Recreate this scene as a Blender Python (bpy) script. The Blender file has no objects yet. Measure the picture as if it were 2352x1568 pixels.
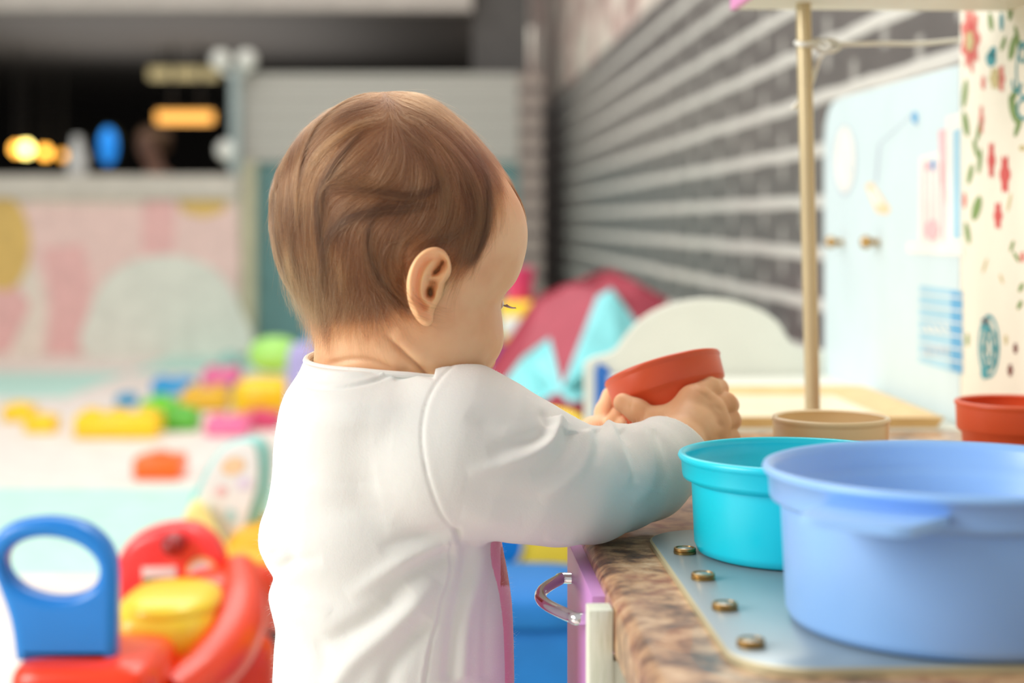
import bpy, bmesh, math, random
import numpy as np
from mathutils import Vector, Matrix
from mathutils.bvhtree import BVHTree
random.seed(7); rng = np.random.default_rng(7)
C = bpy.context.scene.collection
S = bpy.context.scene
# ---------------- camera: level, with the lens shifted down (frame 2352 x 1568) ----------------
F = 3700.0; CZ = 0.68; CX = 1176.0; HY = 508.0        # focal length in px, eye height, principal column, horizon row
cam = bpy.data.cameras.new('camera'); cam.sensor_width = 36; cam.lens = F/2352*36
cam.shift_y = -(784-HY)/2352; cam.clip_start = 0.05; cam.clip_end = 80
cam.dof.use_dof = True; cam.dof.focus_distance = 1.0; cam.dof.aperture_fstop = 3.95; cam.dof.aperture_blades = 8
co = bpy.data.objects.new('camera', cam); C.objects.link(co); co.location = (0, 0, CZ); co.rotation_euler = (math.pi/2, 0, 0)
S.camera = co
# ---------------- world, lights, exposure ----------------
W = bpy.data.worlds.new('world'); S.world = W; W.use_nodes = True
bg = W.node_tree.nodes['Background']; bg.inputs[0].default_value = (1.0, .97, .93, 1); bg.inputs[1].default_value = 0.6
def area(name, loc, target, size, power, col=(1, 1, 1), sy=None):
    l = bpy.data.lights.new(name, 'AREA'); l.size = size; l.energy = power; l.color = col
    if sy: l.shape = 'RECTANGLE'; l.size_y = sy
    o = bpy.data.objects.new(name, l); C.objects.link(o); o.location = loc
    o.rotation_euler = (Vector(target)-Vector(loc)).to_track_quat('-Z', 'Y').to_euler(); return o
area('window_light', (-2.5, .25, 1.75), (0, 1.0, .5), 1.6, 90, (1, .98, .95), 1.5)
area('ceiling_light_room', (-.6, 4.6, 3.0), (-.6, 4.8, 0), 3.5, 100, (1, .98, .96), 3.5)
area('ceiling_light_near', (.3, 2.3, 2.6), (.3, 1.9, 0), 1.0, 30, (1, .97, .92), 1.4)
S.view_settings.view_transform = 'Standard'; S.view_settings.look = 'None'
S.view_settings.exposure = -0.08; S.view_settings.gamma = 1; S.view_settings.use_curve_mapping = False
S.cycles.use_denoising = True; S.cycles.max_bounces = 8; S.cycles.sample_clamp_indirect = 8
area('fill_light_far', (-.32, 11.2, 1.9), (.05, 11.2, .5), .3, 7, (1, .96, .9), 2.4)  # unseen lamp added to brighten the far end of the right wall
area('fill_light_cafe', (-2.5, 11.2, 1.25), (-2.5, 11.2, 3), 2.6, 26, (1, .95, .9), 3.4)  # unseen fill aimed upward, added so the cafe ceiling is not black
# ---------------- helpers ----------------
def P(px, py, D): return Vector(((px-CX)/F*D, D, CZ-(py-HY)/F*D))
def lin(r, g, b):
    f = lambda c: (c/255/12.92) if c/255 <= .04045 else ((c/255+.055)/1.055)**2.4
    return (f(r), f(g), f(b), 1)
class NT:
    def __init__(s, name):
        s.m = bpy.data.materials.new(name); s.m.use_nodes = True; s.t = s.m.node_tree; s.b = s.t.nodes['Principled BSDF']
    def n(s, kind, **kw):
        o = s.t.nodes.new(kind)
        for k, v in kw.items():
            if isinstance(k, str) and hasattr(o, k): setattr(o, k, v)
        return o
    def put(s, sock, v):
        if isinstance(v, bpy.types.NodeSocket): s.t.links.new(v, sock)
        else: sock.default_value = v
    def math(s, op, a, b=0.0, c=None):
        o = s.t.nodes.new('ShaderNodeMath'); o.operation = op; s.put(o.inputs[0], a); s.put(o.inputs[1], b)
        if c is not None: s.put(o.inputs[2], c)
        return o.outputs[0]
    def noise(s, scale, detail=3, vec=None, rough=.5):
        o = s.t.nodes.new('ShaderNodeTexNoise'); o.inputs['Scale'].default_value = scale; o.inputs['Detail'].default_value = detail
        o.inputs['Roughness'].default_value = rough
        if vec is not None: s.put(o.inputs['Vector'], vec)
        return o.outputs['Fac']
    def pos(s):
        o = s.t.nodes.new('ShaderNodeTexCoord'); return o.outputs['Object']
    def scalev(s, v, sc):
        o = s.t.nodes.new('ShaderNodeMapping'); s.put(o.inputs['Vector'], v); o.inputs['Scale'].default_value = sc; return o.outputs[0]
    def ramp(s, fac, stops):
        o = s.t.nodes.new('ShaderNodeValToRGB'); s.put(o.inputs[0], fac); e = o.color_ramp.elements
        while len(e) < len(stops): e.new(.5)
        for i, (p, c) in enumerate(stops): e[i].position = p; e[i].color = c
        return o.outputs[0]
    def mix(s, fac, a, b):
        o = s.t.nodes.new('ShaderNodeMix'); o.data_type = 'RGBA'; s.put(o.inputs[0], fac); s.put(o.inputs[6], a); s.put(o.inputs[7], b); return o.outputs[2]
    def sstep(s, v, a, b):
        o = s.t.nodes.new('ShaderNodeMapRange'); o.interpolation_type = 'SMOOTHSTEP'; s.put(o.inputs[0], v)
        o.inputs[1].default_value = a; o.inputs[2].default_value = b; return o.outputs[0]
    def bump(s, h, strength=.3, dist=.001):
        o = s.t.nodes.new('ShaderNodeBump'); o.inputs['Strength'].default_value = strength; o.inputs['Distance'].default_value = dist
        s.put(o.inputs['Height'], h); s.t.links.new(o.outputs[0], s.b.inputs['Normal'])
    def attr(s, name):
        o = s.t.nodes.new('ShaderNodeAttribute'); o.attribute_name = name; return o.outputs['Fac']
    def set(s, **kw):
        for k, v in kw.items(): s.put(s.b.inputs[k.replace('_', ' ')], v)
        return s.m
_mats = {}
def mat(name, rgb, rough=.4, metal=0, var=.06, sss=0, emit=0, coat=0, bump=0, bscale=400):
    """plain procedural material: base colour with a faint noise variation"""
    if name in _mats: return _mats[name]
    t = NT(name); c = lin(*rgb)
    if var:
        c2 = tuple(min(1, x*(1-var*2)) for x in c[:3])+(1,)
        t.set(Base_Color=t.ramp(t.noise(14, 3, t.pos()), [(.35, c2), (.65, c)]))
    else: t.set(Base_Color=c)
    t.set(Roughness=rough, Metallic=metal)
    if sss: t.set(Subsurface_Weight=sss, Subsurface_Scale=.01)
    if coat: t.set(Coat_Weight=coat)
    if emit: t.set(Emission_Color=c, Emission_Strength=emit)
    if bump: t.bump(t.noise(bscale, 2, t.pos()), bump)
    _mats[name] = t.m; return t.m
def link(name, me, parent=None, mats=(), smooth=True, auto=None):
    for m in mats: me.materials.append(m)
    if smooth:
        me.polygons.foreach_set('use_smooth', [True]*len(me.polygons))
        if auto: me.set_sharp_from_angle(angle=math.radians(auto))
    o = bpy.data.objects.new(name, me); C.objects.link(o)
    if parent is not None: o.parent = parent
    return o
def tag(o, label=None, cat=None, group=None, kind=None):
    if label: o['label'] = label
    if cat: o['category'] = cat
    if group: o['group'] = group
    if kind: o['kind'] = kind
    return o
def empty(name, loc=(0, 0, 0), rz=0, **kw):
    o = bpy.data.objects.new(name, None); o.empty_display_size = .05; C.objects.link(o); o.location = loc; o.rotation_euler = (0, 0, rz)
    return tag(o, **kw)
def me_from(name, v, f, mi=None):
    me = bpy.data.meshes.new(name); me.from_pydata([tuple(map(float, x)) for x in v], [], [tuple(map(int, x)) for x in f])
    if mi is not None: me.polygons.foreach_set('material_index', mi)
    me.update(); return me
class MB:
    """collects shapes into one mesh"""
    def __init__(s): s.v = []; s.f = []; s.m = []
    def add(s, v, f, m=0):
        n = len(s.v); s.v += [tuple(x) for x in v]; s.f += [tuple(i+n for i in g) for g in f]; s.m += [m]*len(f); return s
    def box(s, x0, x1, y0, y1, z0, z1, m=0, bev=0.0, seg=2):
        bm = bmesh.new(); bmesh.ops.create_cube(bm, size=1)
        for v in bm.verts: v.co = Vector(((x0+x1)/2+v.co.x*(x1-x0), (y0+y1)/2+v.co.y*(y1-y0), (z0+z1)/2+v.co.z*(z1-z0)))
        if bev: bmesh.ops.bevel(bm, geom=bm.edges[:], offset=min(bev, .49*min(x1-x0, y1-y0, z1-z0)), segments=seg, affect='EDGES', profile=.5)
        return s.bm(bm, m)
    def bm(s, bm, m=0):
        bm.verts.index_update(); s.add([v.co.copy() for v in bm.verts], [[v.index for v in f.verts] for f in bm.faces], m); bm.free(); return s
    def lathe(s, prof, c=(0, 0, 0), n=64, m=0, axis=None):
        v = []; f = []; k = len(prof)
        R = Vector((0, 0, 1)).rotation_difference(Vector(axis).normalized()).to_matrix() if axis is not None else Matrix.Identity(3)
        for i in range(n):
            a = 2*math.pi*i/n
            for r, z in prof: v.append(R @ Vector((r*math.cos(a), r*math.sin(a), z))+Vector(c))
        for i in range(n):
            for j in range(k-1):
                a, b = i*k+j, ((i+1) % n)*k+j; f.append((a, b, b+1, a+1))
        return s.add(v, f, m)
    def tube(s, pts, r, n=10, m=0, caps=True):
        pts = [Vector(p) for p in pts]; v = []; f = []; prev = None
        for i, p in enumerate(pts):
            t = (pts[min(i+1, len(pts)-1)]-pts[max(i-1, 0)]).normalized()
            if prev is None: u = t.orthogonal().normalized()
            else: u = (prev-t*prev.dot(t)).normalized()
            prev = u; w = t.cross(u); rr = r[i] if hasattr(r, '__len__') else r
            for k in range(n):
                a = 2*math.pi*k/n; v.append(p+rr*(u*math.cos(a)+w*math.sin(a)))
        for i in range(len(pts)-1):
            for k in range(n):
                a, b = i*n+k, i*n+(k+1) % n; f.append((a, b, b+n, a+n))
        if caps: f.append(tuple(range(n))[::-1]); f.append(tuple((len(pts)-1)*n+k for k in range(n)))
        return s.add(v, f, m)
    def sup(s, c, r, e=.5, rot=(0, 0, 0), nu=40, nv=22, m=0):
        """superellipsoid: e=1 ellipsoid, e->0 box"""
        from mathutils import Euler
        R = Euler(rot).to_matrix(); v = []; f = []; pw = lambda a, q: math.copysign(abs(a)**q, a)
        for j in range(nv+1):
            b = -math.pi/2+math.pi*j/nv; cb, sb = pw(math.cos(b), e), pw(math.sin(b), e)
            for i in range(nu):
                a = 2*math.pi*i/nu
                v.append(R @ Vector((r[0]*cb*pw(math.cos(a), e), r[1]*cb*pw(math.sin(a), e), r[2]*sb))+Vector(c))
        for j in range(nv):
            for i in range(nu):
                a, b = j*nu+i, j*nu+(i+1) % nu; f.append((a, b, b+nu, a+nu))
        return s.add(v, f, m)
    def build(s, name, mats, parent=None, smooth=True, auto=35):
        return link(name, me_from(name, s.v, s.f, s.m), parent, mats if isinstance(mats, (list, tuple)) else [mats], smooth, auto)
def smooth_closed(pts, n=8):
    """Catmull-Rom through a closed outline"""
    out = []; k = len(pts)
    for i in range(k):
        p0, p1, p2, p3 = [np.array(pts[(i+d) % k], float) for d in (-1, 0, 1, 2)]
        for t in np.arange(n)/n:
            out.append(.5*(2*p1+(p2-p0)*t+(2*p0-5*p1+4*p2-p3)*t*t+(3*p1-p0-3*p2+p3)*t**3))
    return out
def crom(pts, n=8):
    pts = [np.array(p, float) for p in pts]; pts = [2*pts[0]-pts[1]]+pts+[2*pts[-1]-pts[-2]]; out = []
    for i in range(1, len(pts)-2):
        p0, p1, p2, p3 = pts[i-1:i+3]
        for t in np.arange(n)/n: out.append(.5*(2*p1+(p2-p0)*t+(2*p0-5*p1+4*p2-p3)*t*t+(3*p1-p0-3*p2+p3)*t**3))
    return out+[pts[-2]]
def slab(name, loops, y0, y1, mats, parent=None, bev=.002, res=3):
    """outline(s) in (x, z), first the outer one and then holes, given a thickness in y with rounded edges"""
    cu = bpy.data.curves.new(name, 'CURVE'); cu.dimensions = '2D'; cu.fill_mode = 'BOTH'
    for lp in loops:
        sp = cu.splines.new('POLY'); sp.points.add(len(lp)-1); sp.use_cyclic_u = True
        for p, q in zip(sp.points, lp): p.co = (q[0], q[1], 0, 1)
    cu.extrude = max(abs(y1-y0)/2-bev, 0); cu.bevel_depth = bev; cu.bevel_resolution = res; cu.offset = -bev
    o = bpy.data.objects.new(name, cu); C.objects.link(o)
    me = bpy.data.meshes.new_from_object(o.evaluated_get(bpy.context.evaluated_depsgraph_get())); bpy.data.objects.remove(o)
    me.transform(Matrix.Translation((0, (y0+y1)/2, 0)) @ Matrix.Rotation(math.pi/2, 4, 'X'))
    me.materials.clear()
    return link(name, me, parent, mats if isinstance(mats, (list, tuple)) else [mats], True, 40)
def pxs(pts, D): return [(P(x, y, D).x, P(x, y, D).z) for x, y in pts]
def ell(cx, cy, rx, ry, n=28, rot=0):
    c, s_ = math.cos(rot), math.sin(rot)
    return [(cx+rx*math.cos(2*math.pi*i/n)*c-ry*math.sin(2*math.pi*i/n)*s_, cy+rx*math.cos(2*math.pi*i/n)*s_+ry*math.sin(2*math.pi*i/n)*c) for i in range(n)]
# ================= THE ROOM =================
def struct(mb, name, mats, **k): return tag(mb.build(name, mats, **k), kind='structure')
m_matpink = mat('mat_pinkish_white', (246, 236, 228), .6); m_matmint = mat('mat_mint', (196, 240, 228), .6)
fl = MB(); T = 1.04
for i in range(-4, 3):
    for j in range(0, 8):
        x0 = i*T+.35; y0 = -.02+j*T
        mint = (j == 3) or (j == 6 and i <= -3) or (j == 7 and i in (-2, -1)) or (j == 1)
        fl.box(x0+.002, x0+T-.002, y0+.002, y0+T-.002, -.02, 0, 1 if mint else 0, .004, 1)
struct(fl, 'floor', [m_matpink, m_matmint])
m_dark = mat('dark_cafe_floor', (66, 60, 56), .6)
struct(MB().box(-22, 6, 8.32, 22, -.05, -.005), 'floor_cafe', [m_dark])
# right wall: painted brick, dark with pale mortar, patterned paper above
VX = (980-CX)/F; WX = .716
t = NT('painted_brick'); pos = t.n('ShaderNodeNewGeometry').outputs['Position']
sep = t.n('ShaderNodeSeparateXYZ'); t.put(sep.inputs[0], pos); yy, zz = sep.outputs[1], sep.outputs[2]
wob = t.math('MULTIPLY', t.math('SUBTRACT', t.noise(6, 2, pos), .5), .014)
zr = t.math('DIVIDE', t.math('ADD', t.math('SUBTRACT', zz, .716-.047), wob), .094)
row = t.math('FLOOR', zr); fz = t.math('ABSOLUTE', t.math('SUBTRACT', t.math('FRACT', zr), .5))
hm = t.sstep(fz, .145, .10)
par = t.math('MULTIPLY', t.math('MODULO', t.math('ADD', row, 50), 2.0), .5)
fy = t.math('ABSOLUTE', t.math('SUBTRACT', t.math('FRACT', t.math('ADD', t.math('DIVIDE', yy, .36), par)), .5))
vm = t.math('MULTIPLY', t.sstep(fy, .06, .038), .45)
mm = t.math('MAXIMUM', hm, vm)
brk = t.mix(t.noise(9, 4, pos), lin(90, 86, 85), lin(114, 109, 107))
t.set(Base_Color=t.mix(mm, brk, lin(226, 224, 216)), Roughness=.34, Coat_Weight=.25, Coat_Roughness=.3)
t.bump(t.math('MULTIPLY', hm, 1.0), .6, .004); m_brick = t.m
t = NT('floral_paper_far'); ps = t.scalev(t.pos(), (1, 1, 1.5))
t.set(Base_Color=t.ramp(t.noise(2.6, 3, ps), [(.38, lin(150, 118, 112)), (.45, lin(222, 196, 186)), (.6, lin(228, 222, 208))]), Roughness=.7); m_paperfar = t.m
wr = MB()
def wallpt(D, z): return (WX+VX*D, D, z)
def wallbox(mb, D0, D1, z0, z1, th, m, off=0):
    a = [(WX+VX*d+o, d, z) for z in (z0, z1) for d, o in ((D0, off), (D1, off), (D1, th+off), (D0, th+off))]
    mb.add(a, [(0, 1, 5, 4), (1, 2, 6, 5), (2, 3, 7, 6), (3, 0, 4, 7), (4, 5, 6, 7), (3, 2, 1, 0)], m)
wallbox(wr, 1.2, 9.1, 0, 1.37, .12, 0); wallbox(wr, 9.4, 14, 0, 1.37, .12, 0)
wallbox(wr, 1.2, 14, 1.37, 3.2, .12, 1)
struct(wr, 'wall_right', [m_brick, m_paperfar], smooth=False)
tr = MB(); wallbox(tr, 9.1, 9.4, 0, 1.37, .12, 0, -.012)
struct(tr, 'trim_1', [mat('dark_pilaster', (104, 90, 92), .6)], smooth=False)
# low structure behind the play room: teal boards below, pale siding above
t = NT('pale_siding'); sp = t.n('ShaderNodeSeparateXYZ'); t.put(sp.inputs[0], t.pos())
fr = t.math('FRACT', t.math('MULTIPLY', sp.outputs[2], 11.5))
t.set(Base_Color=t.mix(t.sstep(fr, .75, .95), lin(192, 191, 183), lin(136, 134, 126)), Roughness=.7); m_sid = t.m
t = NT('beige_lath'); sp = t.n('ShaderNodeSeparateXYZ'); t.put(sp.inputs[0], t.pos())
fr = t.math('FRACT', t.math('MULTIPLY', sp.outputs[2], 9.5))
t.set(Base_Color=t.mix(t.sstep(fr, .45, .7), lin(176, 162, 152), lin(112, 102, 98)), Roughness=.7); m_sid2 = t.m
k8 = 8.25
b = MB(); a0, a1 = P(585, 0, k8).x, P(1190, 0, k8).x
b.box(a0, a1, k8, k8+.1, 0, P(0, 372, k8).z, 0)
b.box(P(528, 0, k8-.03).x, a1, k8-.03, k8+.13, P(0, 372, k8).z, P(0, 170, k8).z, 1)
b.box(a1+.001, P(1246, 0, k8).x, k8-.02, k8+.13, 0, P(0, 172, k8).z, 3)
b.box(P(548, 0, k8-.05).x, P(588, 0, k8-.05).x, k8-.09, k8+.05, 0, P(0, 372, k8).z, 2)
struct(b, 'wall_back', [mat('teal_board', (104, 146, 146), .6), m_sid, mat('cream_post', (214, 210, 180), .6), m_sid2], smooth=False)
# low mural partition on the left
kp = 8.06
mw = MB(); zt = P(0, 402, kp).z; zc_ = P(0, 455, kp).z
mw.box(-9.2, P(548, 0, kp).x, kp, kp+.12, 0, zc_, 0)
mw.box(-9.25, P(552, 0, kp).x, kp-.04, kp+.16, zc_, zt, 1, .01)
def mural(pts, m, off):
    q = [P(x, y, kp-.001*off) for x, y in pts]; mw.add(q, [tuple(range(len(q)))[::-1]], m)
mural([(-40, 470), (540, 470), (552, 600), (545, 690), (500, 640), (380, 600), (300, 600), (215, 680), (190, 815), (95, 815), (105, 720), (95, 640), (40, 560), (-40, 560)], 2, 1)
mural([(330, 462), (402, 462), (400, 560), (385, 610), (340, 612), (325, 560)], 3, 2)
mural([(95, 570), (190, 560), (210, 640), (185, 815), (110, 815), (120, 700)], 3, 2)
mural([(-60, 680), (30, 640), (70, 700), (20, 810), (-60, 815)], 3, 2)
mural(ell(8, 560, 62, 108), 4, 3)
mural([(408, 460), (522, 460), (515, 485), (470, 500), (420, 488)], 4, 3)
mural([tuple(p) for p in smooth_closed([(208, 818), (212, 700), (265, 620), (370, 585), (480, 610), (545, 690), (556, 818)], 5)], 5, 3)
struct(mw, 'wall_left', [mat('mural_ground', (238, 226, 212), .6), mat('partition_cap', (208, 202, 190), .5), mat('mural_pink', (240, 208, 200), .6),
       mat('mural_rose', (238, 188, 184), .6), mat('mural_mustard', (226, 190, 108), .6), mat('mural_mint_white', (230, 232, 220), .6)], smooth=False)
# ceiling over the cafe, beam at its near edge, dark far wall
struct(MB().box(-22, P(1088, 0, 8.6).x, 8.55, 22, 2.0, 2.2), 'ceiling', [mat('grey_ceiling', (120, 117, 114), .8)], smooth=False)
struct(MB().box(-22, P(1085, 0, 8.5).x, 8.45, 8.6, P(0, 26, 8.5).z, 2.6), 'trim_2', [mat('pale_beam', (205, 198, 190), .7)], smooth=False)
struct(MB().box(-22, 5, 19, 19.2, 0, 4), 'wall_far', [mat('dark_far_wall', (48, 44, 42), .8)], smooth=False)
struct(MB().box(P(1085, 0, 8.6).x, P(1215, 0, 8.6).x, 8.6, 8.9, 1.42, 3), 'wall_pier', [mat('grey_pier', (104, 102, 100), .8)], smooth=False)
# ---- cafe beyond the partition ----
def lampbar(x0, x1, y0, y1, D, rgb, e, label):
    a, b_ = P(x0, y1, D), P(x1, y0, D); r = empty('linear_lamp', ((a.x+b_.x)/2, D, a.z), label=label, cat='lamp', group='linear lamps over the cafe')
    MB().box(a.x, b_.x, D-.03, D+.05, a.z, b_.z, 0, .01).build('diffuser', mat('glow_'+label[:6], rgb, .5, emit=e, var=0), r)
    r.location = (0, 0, 0)
    MB().box(a.x-.02, b_.x+.02, D+.05, D+.09, b_.z-.05, b_.z+.02).build('lamp_housing', mat('lamp_metal', (60, 56, 50), .5), r)
    MB().tube([(a.x+.1, D+.07, b_.z), (a.x+.1, D+.07, 2.05)], .012).build('suspension', mat('lamp_metal', (60, 56, 50), .5), r)
    MB().tube([(b_.x-.1, D+.07, b_.z), (b_.x-.1, D+.07, 2.05)], .012).build('suspension', mat('lamp_metal', (60, 56, 50), .5), r)
lampbar(342, 500, 155, 182, 12.4, (196, 180, 132), .55, 'tan linear lamp hanging high over the cafe, above the orange one')
lampbar(360, 488, 256, 282, 12, (250, 178, 86), 1.6, 'glowing orange linear lamp hanging over the cafe above the seated person')
for i, (x, y, s_, e, lb) in enumerate([(38, 342, 12, 6, 'amber glowing pendant bulb, leftmost of the row over the cafe'), (60, 342, 14, 9, 'brightest yellow pendant bulb in the amber row over the cafe'),
                               (104, 350, 12, 6, 'orange pendant bulb right of the brightest one over the cafe'), (144, 357, 9, 3, 'dim orange pendant bulb nearest the blue screen')]):
    D = 12+i*.1; p = P(x, y, D); r = s_/F*D
    e_ = empty('pendant_lamp', (p.x, p.y, p.z), label=lb, cat='lamp', group='amber bulbs over the cafe')
    MB().sup((0, 0, 0), (r, r, r*1.15), 1, nu=20, nv=12).build('bulb', mat('amber_glow_%d' % i, ((255, 232, 130) if i == 1 else (250, 176, 70)), .5, emit=e, var=0), e_)
    MB().tube([(0, 0, r), (0, 0, 2.05-p.z)], .006, 6).build('cord', mat('lamp_metal', (60, 56, 50), .5), e_)
for x, y, s_, D, lb in [(507, 138, 24, 8.1, 'white round globe on the corner post, left of the pair'), (566, 138, 25, 8.1, 'pale round globe on the corner post, right of the pair'), (520, 345, 24, 8.1, 'white round globe low beside the corner post')]:
    p = P(x, y, D); r = s_/F*D
    tag(MB().sup(tuple(p), (r, r, r), 1, nu=20, nv=12).tube([(p.x, p.y, p.z-r*.9), (P(541, 0, D).x, D, p.z-r*1.6)], .012, 8).build('globe_ornament', mat('globe_white', (246, 248, 240), .3)), lb, 'globe ornament', 'white globes on the corner post')
post = MB(); post.tube([Vector((P(541, 0, 8.1).x, 8.1, zt)), P(541, 160, 8.1)], .03, 12)
tag(post.build('corner_post', mat('pale_teal_post', (170, 186, 186), .5)), 'pale grey-teal upright post beside the siding, carrying the round globes', 'post')
sc = empty('video_screen', label='blue glowing oval screen standing behind the low mural wall', cat='screen'); D = 11.5
slab('screen', [pxs(ell(250, 336, 20, 42), D)], D-.03, D-.02, mat('blue_glow', (40, 150, 250), .4, emit=.9, var=0), sc, .003)
slab('screen_surround', [pxs(ell(250, 340, 27, 52), D)], D-.02, D+.05, mat('dark_green_case', (40, 60, 34), .5), sc, .01)
MB().tube([P(250, 380, D), P(250, 726, D)], .04, 12).build('stand', mat('lamp_metal', (60, 56, 50), .5), sc)
# cafe counter things just above the partition cap
cc = P(178, 385, 8.14)
tag(MB().lathe([(0, .0), (.05, 0), (.055, .1), (.03, .15), (.025, .2), (0, .2)], (cc.x, 8.14, zt), 20).build('vase', mat('white_vase', (205, 206, 204), .4)), 'small blurred white vase on the cap of the mural wall', 'vase')
# ================= PLAY KITCHEN =================
TH = math.atan(.05); KO = Vector((.0474, .98, 0))
kit_rot = Matrix.Rotation(TH, 4, 'Z')
def K(b, a, z=0): return KO+kit_rot.to_3x3() @ Vector((b, a, z))
CT = .48                                                      # worktop height
t = NT('granite_laminate'); ob = t.scalev(t.pos(), (1, 1.1, 1))
n1 = t.noise(55, 6, ob, .62); n2 = t.noise(16, 3, ob)
base = t.ramp(n1, [(.33, lin(62, 42, 34)), (.43, lin(122, 88, 64)), (.52, lin(178, 138, 100)), (.66, lin(214, 182, 144))])
t.set(Base_Color=t.mix(t.sstep(n2, .45, .7), base, t.ramp(t.noise(90, 4, ob), [(.4, lin(150, 92, 66)), (.6, lin(206, 164, 120))])), Roughness=.3, Coat_Weight=.25); m_gran = t.m
t = NT('brushed_white_wood'); g = t.noise(60, 5, t.scalev(t.pos(), (30, 30, 1)), .6)
t.set(Base_Color=t.ramp(g, [(.3, lin(196, 202, 176)), (.5, lin(222, 226, 206)), (.7, lin(232, 234, 220))]), Roughness=.5); t.bump(g, .4, .0006); m_wood = t.m
kit = empty('play_kitchen', KO, TH, label='wooden play kitchen with a brown granite-look worktop that the baby leans on', cat='play kitchen')
L0, L1, DP = -.47, .535, .425
wt = MB()
bm = bmesh.new(); bmesh.ops.create_cube(bm, size=1)
for v in bm.verts: v.co = Vector((DP/2+v.co.x*DP, (L0+L1)/2+v.co.y*(L1-L0), CT-.014+v.co.z*.028))
ed = [e for e in bm.edges if abs(e.verts[0].co.x) < 1e-5 and abs(e.verts[1].co.x) < 1e-5 and e.verts[0].co.z > CT-.001 and e.verts[1].co.z > CT-.001]
bmesh.ops.bevel(bm, geom=ed, offset=.009, segments=6, affect='EDGES', profile=.5); wt.bm(bm)
wt.build('worktop', m_gran, kit, auto=50)
# hob plate with rounded corners
def rrect(x0, x1, y0, y1, r, n=10):
    o = []
    for cx, cy, a0 in ((x1-r, y1-r, 0), (x0+r, y1-r, 90), (x0+r, y0+r, 180), (x1-r, y0+r, 270)):
        for i in range(n+1):
            a = math.radians(a0+90*i/n); o.append((cx+r*math.cos(a), cy+r*math.sin(a)))
    return o
pl = rrect(.038, .375, -.278, .042, .034)
hb = MB(); n = len(pl); v = []
for s_, z in ((0, CT), (0, CT+.0032), (.0012, CT+.004)):
    for x, y in pl: v.append((x+(s_ if x < .2 else -s_), y+(s_ if y < -.1 else -s_), z))
f = [tuple(range(2*n, 3*n))]
m_ = [0]
for k in range(2):
    for i in range(n): f.append((k*n+i, k*n+(i+1) % n, (k+1)*n+(i+1) % n, (k+1)*n+i)); m_.append(1)
hb.v, hb.f, hb.m = v, f, m_
m_steel = mat('hob_grey_blue', (150, 164, 168), .34, .35, .03); m_brass = mat('aged_brass', (176, 140, 84), .3, .9, .1)
hob = hb.build('hob_plate', [m_steel, mat('hob_edge', (196, 186, 150), .4, .3)], kit, auto=30); hob['label'] = 'grey-blue metal hob plate'
for px, py in ((1573, 1270), (1615, 1329), (1665, 1398), (1725, 1483)):
    D = (CZ-CT-.004)*F/(py-HY); p = P(px, py, D); q = kit_rot.to_3x3().inverted() @ (p-KO)
    kb = MB().lathe([(.0066, 0), (.0068, .0012), (.0062, .0016), (.0066, .002), (.0064, .0033), (.0054, .0035), (.0052, .0026), (.0, .0026)], (q.x, q.y, CT+.004), 32).build('brass_rivet', m_brass, kit, auto=50)
    MB().lathe([(.005, 0), (.004, .0007), (0, .0009)], (q.x, q.y, CT+.0066), 24).build('rivet_cap', mat('rivet_glass', (128, 142, 132), .2), kb)
# cabinet: lilac door, white frame, body
m_lil = mat('lilac_paint', (196, 140, 200), .4, var=.03); m_white = mat('toy_white', (238, 238, 228), .5, var=.02)
MB().box(-.0075, .006, -.085, .075, .03, CT-.008, 0, .001).build('door', m_lil, kit)['label'] = 'lilac cupboard door'
fr = MB(); fr.box(-.0135, -.0006, -.131, -.114, 0, CT-.005, 0, .0006).box(-.0134, .009, -.13, -.115, 0, CT-.032, 0, .0006)
fr.build('leg', m_wood, kit)
rail = MB(); rail.box(.009, DP-.03, -.127, -.117, CT-.065, CT-.0285, 0, .0006).box(.009, .02, -.127, .5, CT-.05, CT-.0285, 0, .0006); rail.build('rail', m_wood, kit)
MB().box(DP-.03, DP-.012, -.13, -.115, 0, CT-.0285, 0, .0006).build('leg', m_wood, kit)
MB().box(.07, .086, .49, .505, 0, CT-.0285, 0, .0006).build('leg', m_wood, kit); MB().box(DP-.03, DP-.012, .5, .515, 0, CT-.0285, 0, .0006).build('leg', m_wood, kit)
cb = MB(); cb.box(.007, DP-.03, -.08, -.07, .03, CT-.0285).box(.007, DP-.03, .065, .075, .03, CT-.0285).box(.007, DP-.03, -.07, .065, .03, .04).build('cabinet_body', m_white, kit)
# chrome bow handle
hz = CZ-.227; A = Vector((-.0075, -.058, hz)); B = Vector((-.0075, .045, hz))
pts = [A+Vector((.001, 0, 0)), A+Vector((-.006, -.001, 0))]+[Vector((-.0075-.006-.017*math.sin(math.pi*t_), -.058+.103*t_, hz)) for t_ in np.linspace(.04, .96, 16)]+[B+Vector((-.006, .001, 0)), B+Vector((.001, 0, 0))]
hd = MB(); hd.tube([Vector(p) for p in crom([tuple(p) for p in pts], 3)], .0036, 14)
ho = hd.build('handle', mat('chrome', (235, 235, 238), .08, 1, 0), kit); ho['label'] = 'chrome bow handle'
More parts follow.
